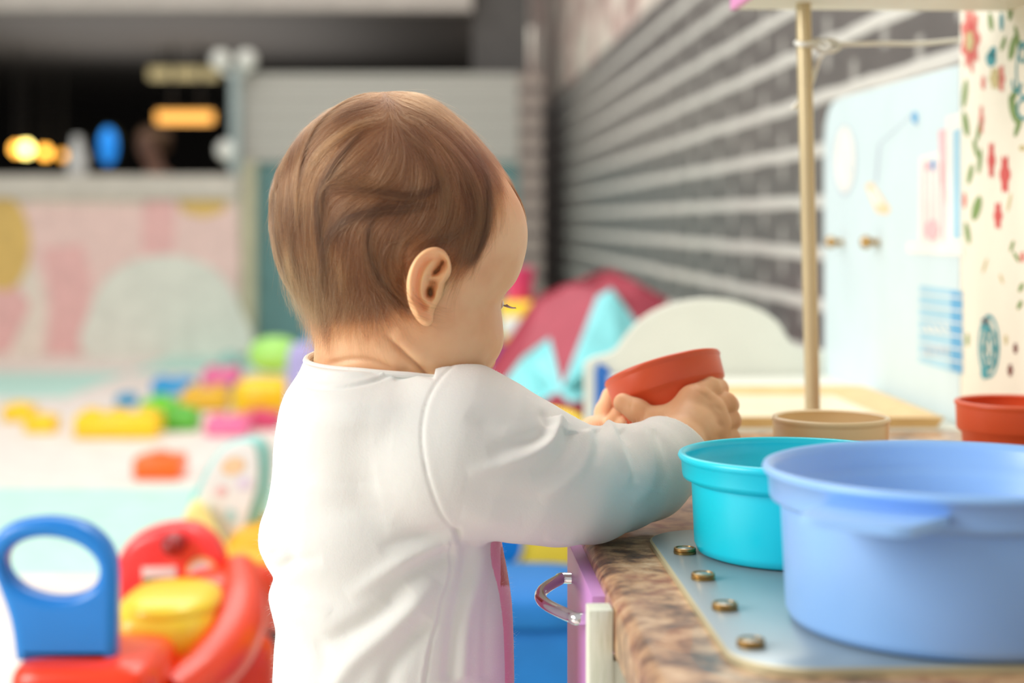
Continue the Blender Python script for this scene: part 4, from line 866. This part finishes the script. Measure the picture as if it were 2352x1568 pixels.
# ================= HAIR =================
FL = [(905, 262, 0, 1), (930, 262, 1, .5), (960, 252, 1, .25), (1000, 275, .9, .55), (1040, 305, .75, .75), (1080, 350, .55, .9), (1110, 400, .25, 1), (1120, 460, 0, 1), (1108, 530, -.3, 1), (1080, 580, -.3, 1), (1050, 520, -.25, 1), (1020, 450, 0, 1), (985, 370, .3, 1), (950, 310, .35, 1),
 (1010, 570, -.6, .8), (960, 540, -.75, .7), (990, 500, -.5, .9), (940, 460, -.55, .85), (960, 410, -.1, 1), (890, 330, -.25, 1), (880, 390, -.45, .9), (850, 430, -.95, .3), (790, 432, -1, .12), (900, 440, -.9, .4), (840, 350, -.7, .75), (800, 300, -.85, .55), (860, 275, -1, .3),
 (750, 320, -.8, .65), (700, 340, -.7, .8), (760, 380, -.6, .85), (700, 420, -.2, 1), (650, 420, -.1, 1), (735, 470, .05, 1), (745, 540, .08, 1), (700, 540, 0, 1), (640, 520, 0, 1), (645, 600, .25, 1), (690, 640, .15, 1), (680, 690, .45, .9), (740, 620, -.05, 1), (745, 690, -.1, 1),
 (790, 470, -.7, .75), (770, 520, -.35, .95), (830, 480, -.75, .65), (870, 500, -.7, .7), (845, 540, -.1, 1), (850, 600, .2, 1), (880, 650, .55, .85), (915, 690, .75, .7), (900, 560, -.2, 1), (905, 610, .2, 1), (930, 640, .4, .9), (800, 600, -.15, 1), (800, 670, -.1, 1), (850, 700, .1, 1), (780, 720, -.3, 1), (720, 720, .1, 1)]
FLa = np.array(FL, float); FLa[:, 2:] /= np.linalg.norm(FLa[:, 2:], axis=1)[:, None]
def flow(px):
    d2 = ((px[:, None, :]-FLa[None, :, :2])**2).sum(2)+60.; wgt = d2**-2.0; f = (wgt[:, :, None]*FLa[None, :, 2:]).sum(1); return f/(np.linalg.norm(f, axis=1)[:, None]+1e-9)
v, n = vcoords(bme); v = v+PBn
fa = np.empty(len(bme.polygons)*4, np.int32)
me2 = bme; tri = []
me2.calc_loop_triangles(); ti = np.empty(len(me2.loop_triangles)*3, np.int32); me2.loop_triangles.foreach_get('vertices', ti); ti = ti.reshape(-1, 3)
hmid = hair_a[ti].mean(1); keep = (hmid > .45) & (v[ti[:, 0], 2] > .6) & (ti.max(1) < nb)
ht_all = ti[(v[ti[:, 0], 2] > .585)]
bvh = BVHTree.FromPolygons([tuple(x) for x in v], [tuple(map(int, x)) for x in ht_all])
hti = ti[keep]; A_, B_, C_ = v[hti[:, 0]], v[hti[:, 1]], v[hti[:, 2]]; ar = np.linalg.norm(np.cross(B_-A_, C_-A_), axis=1)
NH = 46000; NS = 14
wt_ = ar*np.clip((hmid[keep]-.40)*2.2, .03, 1); idx = rng.choice(len(hti), NH, p=wt_/wt_.sum()); r1, r2 = rng.random(NH), rng.random(NH); sq = np.sqrt(r1)
root = A_[idx]*(1-sq)[:, None]+B_[idx]*(sq*(1-r2))[:, None]+C_[idx]*(sq*r2)[:, None]
def surf(p):
    q = np.empty_like(p); m = np.empty_like(p)
    for i in range(len(p)):
        a, b_, _, _ = bvh.find_nearest(p[i]); q[i] = a; m[i] = b_
    return q, m
def grow(root, steps, L, lift, jit):
    pts = [root]; cur = root.copy(); q, nn = surf(cur); prev = None; step = (L/steps)[:, None]; hgt_ = np.zeros(len(root))
    for s_ in range(steps):
        w_, far_ = near_side(cur); f2 = flow(proj(w_)); wv = np.stack([f2[:, 0], np.zeros(len(f2)), -f2[:, 1]], 1)
        mir = wv[:, :2]-2*(wv[:, :2]@sdir)[:, None]*sdir; wv[far_, :2] = mir[far_]
        wv = wv+jit*.5
        t_ = wv-(wv*nn).sum(1)[:, None]*nn; t_ /= np.linalg.norm(t_, axis=1)[:, None]+1e-9
        if prev is not None: t_ = .55*t_+.45*prev; t_ /= np.linalg.norm(t_, axis=1)[:, None]+1e-9
        prev = t_; cur = q+t_*step; q, nn = surf(cur); u = (s_+1)/steps
        cur2 = q+nn*(lift*(1-(1-u)**2))[:, None]; pts.append(cur2)
    return np.stack(pts, 1)
Lh = .016+.022*rng.random(NH)**.8; prt = proj(near_side(root)[0])
Lh *= np.where(prt[:, 1] > 640, .75, 1.0)*np.where((prt[:, 0] > 1085), .75, 1)
lift = .0006+.0020*rng.random(NH)**1.5
jit = rng.normal(0, .17, (NH, 3)); st = grow(root, NS, Lh, lift, jit)
# locks: draw every strand towards its nearest guide
NG = 380; gi = rng.choice(NH, NG, replace=False); gr = root[gi]
from mathutils.kdtree import KDTree
kd = KDTree(NG)
for i in range(NG): kd.insert(gr[i], i)
kd.balance(); nearg = None; near = np.array([kd.find(root[i]+rng.normal(0, .0012, 3))[1] for i in range(NH)])
u = np.linspace(0, 1, NS+1)[None, :, None]; guide = st[gi][near]; off = root-gr[near]
tgt = guide+off[:, None, :]*(1-.72*u**.8); cl = np.clip(rng.normal(.34, .22, NH), 0, .85)[:, None, None]*u**.8
st = st*(1-cl)+tgt*cl
lk = rng.normal(0, 1, NG)[near]; fl_ = rng.normal(0, 1, (NH, 3))*.0005; st = st+u*fl_[:, None, :]
# keep strands outside the scalp
flat = st[:, 1:].reshape(-1, 3); q, nn = surf(flat); dd_ = ((flat-q)*nn).sum(1); fix = dd_ < .0004; flat[fix] = q[fix]+nn[fix]*.0005; st[:, 1:] = flat.reshape(NH, NS, 3)
rad = np.full((NH, NS+1), .000038)*(1-.75*np.linspace(0, 1, NS+1)**2)
# loose fine curls at the nape and behind the ear
NC_ = 1500; cand = np.nonzero(((prt[:, 1] > 560) & (prt[:, 0] < 790)) | ((prt[:, 1] > 640) & (prt[:, 0] < 930)))[0]; ci = rng.choice(cand, NC_)
cs = []
for i in ci:
    base = st[i]; nn_ = base[-1]-np.array([HC[0], HC[1], base[-1][2]]); nn_ /= np.linalg.norm(nn_); s2 = rng.normal(0, 1, 3); L = .006+.013*rng.random(); tt = np.linspace(0, 1, NS+1)[:, None]
    side = np.cross(nn_, s2); side /= np.linalg.norm(side)
    cs.append(base+nn_*L*.38*tt**1.5+side*L*.5*np.sin(tt*3.0+rng.random()*.6)*tt+np.array([0, 0, -1])*L*.4*tt)
# long locks laid over the rest along their own paths
BUN = [([(842, 296), (800, 335), (758, 392), (733, 455), (733, 530), (742, 600), (746, 690)], 420, 9, .9), ([(1030, 395), (985, 440), (930, 452), (860, 441), (800, 436), (755, 440)], 380, 10, .75),
 ([(1000, 470), (930, 478), (850, 488), (785, 512), (750, 560), (742, 640), (738, 710)], 420, 12, .9), ([(900, 470), (858, 500), (843, 545), (856, 615), (890, 668), (930, 708), (985, 745)], 260, 6, .8),
 ([(1040, 300), (1088, 350), (1116, 410), (1120, 480), (1112, 540), (1094, 585), (1070, 612)], 520, 10, .8), ([(985, 300), (1040, 350), (1082, 410), (1098, 480), (1090, 545), (1070, 600)], 300, 12, .5),
 ([(645, 400), (632, 480), (642, 560), (664, 640), (690, 690), (712, 728)], 420, 12, .7), ([(925, 300), (985, 355), (1020, 425), (1015, 500), (985, 545), (950, 580)], 260, 12, .4), ([(960, 560), (900, 560), (880, 600), (884, 650), (905, 700), (940, 735)], 160, 7, .6),
 ([(1060, 300), (1120, 348), (1160, 402), (1188, 455), (1204, 510)], 200, 6, .9), ([(700, 470), (672, 540), (680, 610), (700, 660), (722, 710)], 260, 12, .7), ([(880, 275), (820, 292), (760, 330), (715, 380), (690, 450)], 260, 12, .3), ([(1085, 500), (1040, 545), (990, 556), (950, 590), (935, 640)], 200, 8, .6)]
bs = []; bt = []
for poly, cnt, wid, dk in BUN:
    far_l = poly[0] == (1060, 300); c3 = []
    for x, y in crom(poly, 6):
        D0 = 1.0 if far_l else head_y(min(x, 1195), y)
        a, nn0, _, _ = bvh.find_nearest(P(x, y, D0+(.012 if far_l else 0))); c3.append(np.array(a))
    c3 = np.array(c3); m_ = len(c3)
    for k in range(cnt):
        a0 = rng.random()*.45; a1 = min(1, a0+.4+.3*rng.random()); tt = np.linspace(a0, a1, NS+1)*(m_-1); i0 = np.minimum(tt.astype(int), m_-2); fr_ = (tt-i0)[:, None]
        p_ = c3[i0]*(1-fr_)+c3[i0+1]*fr_; off_ = rng.normal(0, 1, 3)*wid/F*.62*(1-.35*np.linspace(0, 1, NS+1)[:, None]); bs.append(p_+off_+rng.normal(0, .0006, 3)*np.linspace(0, 1, NS+1)[:, None]**2); bt.append(dk*(.35+.75*rng.random()))
bs = np.array(bs); fb = bs.reshape(-1, 3); q, nn = surf(fb); dd_ = ((fb-q)*nn).sum(1); hw = np.tile(np.sin(np.linspace(.15, 2.6, NS+1)), len(bs))*np.repeat(rng.random(len(bs))*.0016+.0006, NS+1); fb = q+nn*np.maximum(hw, np.minimum(dd_, .002))[:, None]; bs = fb.reshape(bs.shape)
# wisps standing off the outline and lying across the temple, ear and nape
wi = rng.choice(NH, 900); ws = st[wi]; nnw = ws[:, -1]-ws[:, 0]*0-np.array([HC[0], HC[1], .69]); nnw /= np.linalg.norm(nnw, axis=1)[:, None]; uw = np.linspace(0, 1, NS+1)[None, :, None]
ws = ws+nnw[:, None, :]*uw**1.6*(.0015+.003*rng.random((900, 1, 1)))+rng.normal(0, .0016, (900, 1, 3))*uw
ew = []
for (x0, y0, x1, y1, x2, y2, cnt) in ((900, 690, 940, 722, 1012, 742, 22), (880, 640, 925, 700, 985, 722, 22), (925, 660, 965, 712, 1030, 716, 26), (930, 600, 955, 590, 962, 575, 8), (1040, 610, 1035, 650, 1010, 660, 8), (880, 720, 915, 740, 925, 770, 14), (800, 720, 830, 765, 850, 790, 8), (1100, 585, 1080, 625, 1050, 640, 30), (1110, 560, 1095, 610, 1075, 640, 30), (1125, 440, 1140, 500, 1130, 560, 60), (1140, 400, 1165, 470, 1150, 540, 40)):
    for k in range(cnt):
        j0, j1, j2 = [rng.normal(0, 9, 2) for _ in range(3)]; tt = np.linspace(0, 1, NS+1); xs = (1-tt)**2*(x0+j0[0])+2*tt*(1-tt)*(x1+j1[0])+tt**2*(x2+j2[0]); ys = (1-tt)**2*(y0+j0[1])+2*tt*(1-tt)*(y1+j1[1])+tt**2*(y2+j2[1])
        ew.append(np.array([np.array(P(a_, b_, head_y(min(a_, 1190), b_)-(.0012+(.0135 if 930 < a_ < 1030 and 570 < b_ < 745 else 0)))) for a_, b_ in zip(xs, ys)]))
for w3 in ew:
    for _ in range(2): w3[1:-1] = (w3[:-2]+w3[1:-1]*2+w3[2:])/4
strands = list(st-PBn)+[c-PBn for c in cs]+list(bs-PBn)+list(ws-PBn)+[c-PBn for c in ew]; radii = list(rad)+[np.linspace(.00004, .000014, NS+1)]*NC_+[np.linspace(.00004, .00002, NS+1)]*len(bs)+[np.linspace(.000032, .000008, NS+1)]*len(ws)+[np.linspace(.000030, .000010, NS+1)]*len(ew)
tone = np.concatenate([np.clip(.38+.16*rng.normal(0, 1, NG)[near]+rng.normal(0, .12, NH), 0, 1), np.clip(rng.normal(.25, .2, NC_), 0, 1), np.array(bt), np.full(len(ws), .3), np.full(len(ew), .6)])
mh, hb_, ht_ = hairmat('baby_hair', (.28, .145, .075, 1), .34)
at_ = ht_.nodes.new('ShaderNodeAttribute'); at_.attribute_name = 'tone'; rp_ = ht_.nodes.new('ShaderNodeValToRGB'); e_ = rp_.color_ramp.elements; e_[0].position = .05; e_[0].color = (.30, .135, .052, 1); e_[1].position = .95; e_[1].color = (.022, .009, .005, 1)
em = e_.new(.45); em.color = (.088, .035, .0145, 1); ht_.links.new(at_.outputs['Fac'], rp_.inputs[0]); ht_.links.new(rp_.outputs[0], hb_.inputs['Color'])
hair = curves_obj('hair', strands, radii, mh, baby); ta_ = hair.data.attributes.new('tone', 'FLOAT', 'CURVE'); ta_.data.foreach_set('value', tone.astype(np.float32)); hair['label'] = 'fine light brown hair swirling from the crown'
# ================= CLOTHES =================
hs = .0012
G = SDF((-.19, .85, .34), (.16, 1.25, .61), hs)
srow = [(822, 706, 985, .0585), (850, 693, 1015, .0635), (870, 680, 1040, .0695), (888, 668, 1062, .0755), (917, 655, 1090, .081), (966, 643, 1112, .084), (1030, 633, 1120, .085), (1074, 630, 1125, .085), (1118, 624, 1130, .085), (1153, 616, 1135, .085), (1197, 601, 1145, .085), (1241, 599, 1152, .084),
 (1275, 612, 1158, .083), (1309, 631, 1164, .083), (1358, 621, 1172, .083), (1392, 628, 1176, .083), (1427, 636, 1178, .083), (1485, 633, 1180, .084), (1568, 629, 1181, .085), (1640, 626, 1180, .087), (1700, 628, 1176, .087), (1730, 640, 1165, .085)]
ST = tab(srow, 1.01); YC = (np.array([.3, .53, .575, .7]), np.array([1.012, 1.012, 1.0, 1.0])); G.union(loft(ST, 1.012, 2.2, ycf=YC), (-.18, .91, .35), (.05, 1.11, .61), .004)
chain(G, Rarm, 0, .007)
chain(G, [(920, 1030, .985, 150), (1010, 1035, .966, 186)], 0, .02)
Lsl = [(900, 1010, 1.05, 165), (1010, 1050, 1.095, 150), (1130, 1095, 1.115, 132), (1200, 1115, 1.13, 118), (1280, 1085, 1.148, 98), (1318, 1045, 1.162, 70)]
chain(G, Lsl, 0, .012)
cn = np.array([.49, .65, .58]); cn /= np.linalg.norm(cn); cc_ = V(1551, 1031, 1.079)
pl_ = lambda X, Y, Z: -((X-cc_[0])*cn[0]+(Y-cc_[1])*cn[1]+(Z-cc_[2])*cn[2])*-1.0
G.cut(lambda X, Y, Z: -((X-cc_[0])*cn[0]+(Y-cc_[1])*cn[1]+(Z-cc_[2])*cn[2])*-1.0*-1.0*-1.0, cc_-.0, cc_+.0) if False else None
sl, X, Y, Z = G.sub(cc_-np.array([.035, .035, .035]), cc_+np.array([.05, .05, .05]))
pd_ = (X-cc_[0])*cn[0]+(Y-cc_[1])*cn[1]+(Z-cc_[2])*cn[2]; G.a[sl] = np.maximum(G.a[sl], pd_)
def cyl(X, Y, Z):
    x, y, z = X-cc_[0], Y-cc_[1], Z-cc_[2]; t_ = x*cn[0]+y*cn[1]+z*cn[2]; return np.maximum(np.sqrt(np.maximum(x*x+y*y+z*z-t_*t_, 0))-.0202, -t_-.006)
G.cut(cyl, cc_-.045, cc_+.045, .002)
# neck opening: tilted plane and hollow round the neck
sl, X, Y, Z = G.sub((-.19, .9, .55), (.02, 1.11, .61)); a_ = G.a[sl]
zl = CZ-(np.interp(X, [-.135, -.12, -.09, -.06, -.03], [833, 833, 833, 841, 856])-HY)/F*.985+ (Y-.96)*.05
a_ = np.where(X < -.045, np.maximum(a_, Z-zl), a_); G.a[sl] = a_
HN = loft(HT, HD, 2.15, .0022); G.cut(lambda X, Y, Z: np.maximum(HN(X, Y, Z), .555-Z), (-.17, .91, .55), (.03, 1.1, .62), .0015)
sme = G.mesh('shirt'); del G
Q = [
 # neckline, armhole and side seams
 ([(695, 884), (740, 893), (790, 890), (850, 878), (905, 858)], -.9, 4, {'fade': False}), ([(697, 876), (740, 885), (790, 882), (848, 870), (900, 850)], .5, 6, {'fade': False}),
 ([(1040, 838), (1008, 872), (985, 912), (972, 960), (969, 1010), (975, 1060), (988, 1115), (1012, 1178), (1048, 1226)], -.8, 4.0, {'fade': False}),
 ([(1052, 840), (1020, 874), (997, 914), (984, 962), (981, 1010), (987, 1060), (1000, 1112), (1024, 1172), (1054, 1215)], .15, 9, {'fade': False}),
 ([(1034, 1240), (1038, 1290), (1030, 1340), (1014, 1385), (1008, 1420), (990, 1480), (976, 1568)], -.7, 4, {'fade': False}), ([(1026, 1240), (1030, 1290), (1022, 1340), (1006, 1385), (998, 1430), (980, 1490), (966, 1568)], .5, 7, {'fade': False}),
 # sleeve: bumps on the upper outline and folds running from them
 ([(1282, 962), (1275, 990), (1255, 1020), (1215, 1045), (1150, 1068), (1075, 1085)], 3.6, 16, {'f0': .001, 'f1': .7}), ([(1258, 985), (1235, 1005), (1190, 1018), (1120, 1040)], -2.2, 15, {'f0': .1, 'f1': .6}),
 ([(1308, 990), (1302, 1030), (1275, 1065), (1220, 1090)], -2.4, 17, {'f0': .01, 'f1': .5}), ([(1250, 955), (1258, 975)], -2.0, 12, {'fade': False}),
 ([(1345, 985), (1350, 1020), (1338, 1065), (1300, 1110), (1240, 1150)], 1.8, 14, {'f0': .05, 'f1': .5}), ([(1372, 985), (1378, 1020), (1372, 1070)], -1.8, 10, {'f0': .05, 'f1': .5}),
 ([(1397, 974), (1408, 1005), (1425, 1045), (1440, 1085), (1435, 1120)], 3.0, 12, {'f0': .001, 'f1': .5}), ([(1425, 985), (1445, 1015), (1462, 1060), (1462, 1110)], -2.2, 12, {'f0': .05, 'f1': .4}),
 ([(1470, 975), (1490, 1015), (1500, 1060), (1490, 1120), (1450, 1160)], 1.8, 14, {'f0': .05, 'f1': .4}), ([(1500, 985), (1528, 1030), (1535, 1080), (1520, 1130)], -1.4, 10, {'f0': .1, 'f1': .4}),
 ([(1060, 1120), (1150, 1140), (1250, 1150), (1340, 1140)], -1.2, 26), ([(1070, 950), (1120, 975), (1160, 990)], -1.0, 22), ([(1060, 1180), (1130, 1195), (1200, 1200)], 1.2, 20), ([(1250, 1235), (1290, 1243), (1330, 1240)], 1.0, 10),
 # back of the shirt
 ([(1050, 1232), (1000, 1252), (930, 1285), (860, 1330), (800, 1372)], 2.6, 20, {'f0': .03, 'f1': .5}), ([(1045, 1262), (990, 1290), (930, 1330), (880, 1385)], -2.4, 20, {'f0': .1, 'f1': .5}),
 ([(1060, 1225), (1000, 1225), (930, 1238), (870, 1262)], -1.8, 14, {'f0': .03, 'f1': .5}), ([(1000, 1330), (950, 1390), (890, 1450), (810, 1520), (760, 1590)], 3.2, 26, {'f0': .2, 'f1': .05}), ([(985, 1420), (940, 1480), (900, 1540), (880, 1600)], -2.4, 22, {'f0': .2, 'f1': .05}),
 ([(940, 1350), (870, 1410), (790, 1460), (720, 1490)], -2.6, 24, {'f0': .2, 'f1': .3}), ([(1105, 1240), (1095, 1320), (1070, 1420), (1060, 1568)], 2.0, 16, {'f0': .1, 'f1': .05}), ([(1075, 1240), (1068, 1320), (1045, 1420), (1030, 1568)], -2.0, 15, {'f0': .1, 'f1': .05}),
 ([(1140, 1240), (1130, 1330), (1120, 1420), (1115, 1568)], -1.2, 14, {'f0': .1, 'f1': .05}), ([(605, 1200), (650, 1235), (665, 1280), (640, 1312)], -1.8, 18, {'f0': .4, 'f1': .4}), ([(630, 1312), (680, 1290), (740, 1285)], -1.5, 16, {'f0': .3, 'f1': .5}), ([(612, 1240), (625, 1270)], 1.5, 16),
 ([(630, 1370), (700, 1380), (760, 1410)], 1.4, 18), ([(720, 1000), (800, 1020), (900, 1030)], -.8, 40), ([(700, 1180), (800, 1170), (900, 1190)], -1.2, 30), ([(660, 1120), (740, 1110), (820, 1120)], 1.0, 26), ([(650, 1430), (700, 1450), (740, 1500), (750, 1568)], -1.2, 20),
 ([(870, 855), (900, 862), (930, 850)], 1.2, 8), ([(905, 872), (940, 858), (965, 848)], -.8, 7)]
Q = [q if len(q) > 3 or q[2] < 16 else tuple(q)+({'f0': .45, 'f1': .45},) for q in Q]; Q = [(q[0], q[1]*(1.25 if q[2] >= 14 else 1), q[2])+tuple(q[3:]) for q in Q]; relief(sme, Q, 1.3)
v, n = vcoords(sme); pv = proj(v); xc = np.interp(v[:, 2], ST[0], ST[2]); aa = np.interp(v[:, 2], ST[0], ST[1]); dd = np.interp(v[:, 2], ST[0], ST[3])
phi = np.degrees(np.arctan2((v[:, 1]-1.012)/dd, (v[:, 0]-xc)/aa)); pink = ((phi > -25) & (phi < 118) & (v[:, 2] < .485) & (v[:, 0] < .012)).astype(float)
red = pink*(np.abs(pv[:, 1]-1300) < 45)*(pv[:, 0] > 1150)
for nm, arr in (('pink', pink), ('print', red)): a = sme.attributes.new(nm, 'FLOAT', 'POINT'); a.data.foreach_set('value', arr.astype(np.float32))
sme.transform(Matrix.Translation(-PB)); sme.polygons.foreach_set('use_smooth', [True]*len(sme.polygons))
t = NT('white_cotton'); ps = t.pos(); kn = t.noise(1500, 2, t.scalev(ps, (1, 1, .6)), .7)
colr = t.mix(t.attr('pink'), lin(228, 228, 222), lin(240, 150, 178)); colr = t.mix(t.attr('print'), colr, lin(190, 40, 40))
t.set(Base_Color=colr, Roughness=.9, Sheen_Weight=.35, Sheen_Roughness=.5, Subsurface_Weight=.12, Subsurface_Scale=.004, Specular_IOR_Level=.2); t.bump(t.math('ADD', kn, t.math('MULTIPLY', t.noise(160, 3, ps), 1.2)), .35, .0005); m_cot = t.m
shirt = link('shirt', sme, baby, [m_cot]); shirt['label'] = 'white long-sleeved sweatshirt with pink front'
# fuzz on the sleeve's upper outline
cand = np.nonzero((np.abs(n[:, 1]) < .75) & (v[:, 2] > .36) & (n[:, 2] > -.6))[0]; fi = rng.choice(cand, 9000); tt = np.linspace(0, 1, 4)[:, None]
fz_ = [(v[i]-PBn)+(n[i]+rng.normal(0, .7, 3))*(.0006+.0012*rng.random()**2)*tt+rng.normal(0, .0004, 3)*tt**2 for i in fi]
mf, hf, _ = hairmat('cotton_fuzz', (.85, .84, .8, 1), .6); curves_obj('lint', fz_, [np.linspace(.000022, .00001, 4)]*len(fz_), mf, shirt)['kind'] = 'stuff'
# collar rib and cuffs as parts of the shirt
def ringpts(T, z, infl, k=80, yc=1.0):
    A = np.interp(z, T[0], T[1])+infl; Cc = np.interp(z, T[0], T[2]); Dd = np.interp(z, T[0], T[3])+infl; o = []
    for i in range(k):
        a = 2*math.pi*i/k; c_, s_ = math.cos(a), math.sin(a); o.append((Cc+A*math.copysign(abs(c_)**(2/2.2), c_), yc+Dd*math.copysign(abs(s_)**(2/2.2), s_)))
    return o
cl_ = MB(); cv = []; KN = 120
for x, y in ringpts(HT, CZ-(838-HY)/F, .0042, KN):
    zt_ = CZ-(np.interp(x, [-.135, -.12, -.09, -.06, -.03], [833, 833, 833, 841, 856])-HY)/F*.985+(y-.96)*.05; cv.append((x, y, zt_))
sel = [i for i in range(KN) if cv[i][0] < -.030]; i0 = next(i for i in range(KN) if i in sel and (i-1) % KN not in sel); seq = [(i0+k) % KN for k in range(len(sel))]
cl_.tube([Vector(cv[i])-Vector((0, 0, .0006)) for i in seq], .0021, 10)
co_ = cl_.build('collar', m_cot, shirt); co_.data.transform(Matrix.Translation(-PB))
uu = Vector(cn).orthogonal().normalized(); ww = Vector(cn).cross(uu); cr = MB(); R_ = .0232
cr.tube([Vector(cc_)-Vector(cn)*.0012+R_*(uu*math.cos(a)+ww*math.sin(a)) for a in np.linspace(0, 2*math.pi, 60)], .0019, 10, caps=False)
co_ = cr.build('cuff', m_cot, shirt); co_.data.transform(Matrix.Translation(-PB))
# ---- leggings and socks (below the frame) ----
L_ = SDF((-.19, .87, .02), (.03, 1.15, .4), .0025)
L_.union(loft(tab([(1600, 640, 1165, .08), (1700, 640, 1165, .084), (1800, 660, 1150, .08), (1870, 700, 1110, .066)], 1.01), 1.012), (-.18, .9, .26), (.03, 1.12, .39), .01)
for yy in (.972, 1.056): L_.cone((-.08, yy, .33), (-.075, yy, .2), .052, .041, .012); L_.cone((-.075, yy, .2), (-.085, yy, .07), .039, .028, .01)
lme = L_.mesh('leggings'); lme.transform(Matrix.Translation(-PB)); lg = link('leggings', lme, baby, [mat('rose_knit', (236, 176, 190), .9)])
# ---- a seated person far behind the mural wall ----
g2 = SDF((P(300, 0, 11).x-.12, 10.6, -.01), (P(400, 0, 11).x+.25, 11.5, 1.5), .02); D = 11
hp = P(345, 335, D); nk = P(350, 375, D); cp2 = MB()
g2.ellipsoid(tuple(hp), (.085, .1, .12), .03); g2.cone(tuple(hp), (nk.x+.03, D, nk.z-.08), .05, .055, .03); g2.cone((nk.x-.09, D, nk.z-.2), (nk.x+.2, D, nk.z-.2), .07, .07, .05); g2.cone((nk.x+.05, D, nk.z-.2), (nk.x+.05, D, .1), .15, .1, .06)
pm = g2.mesh('figure'); far_p = empty('person', (nk.x, D, 0), label='blurred brown-haired person in grey-green sitting in the dark cafe', cat='person')
fo = link('body', pm, far_p, [mat('far_skin', (236, 186, 164), .6)]); pm.transform(Matrix.Translation((-nk.x, -D, 0)))
MB().sup((hp.x-nk.x+.02, .03, hp.z+.035), (.115, .115, .11), .9).build('hair', mat('far_hair', (150, 118, 92), .7), far_p)
MB().sup((.07, 0, nk.z-.26), (.24, .13, .17), .7).sup((.07, 0, .72), (.19, .16, .22), .6).build('jacket', mat('far_jacket', (160, 166, 140), .8), far_p)
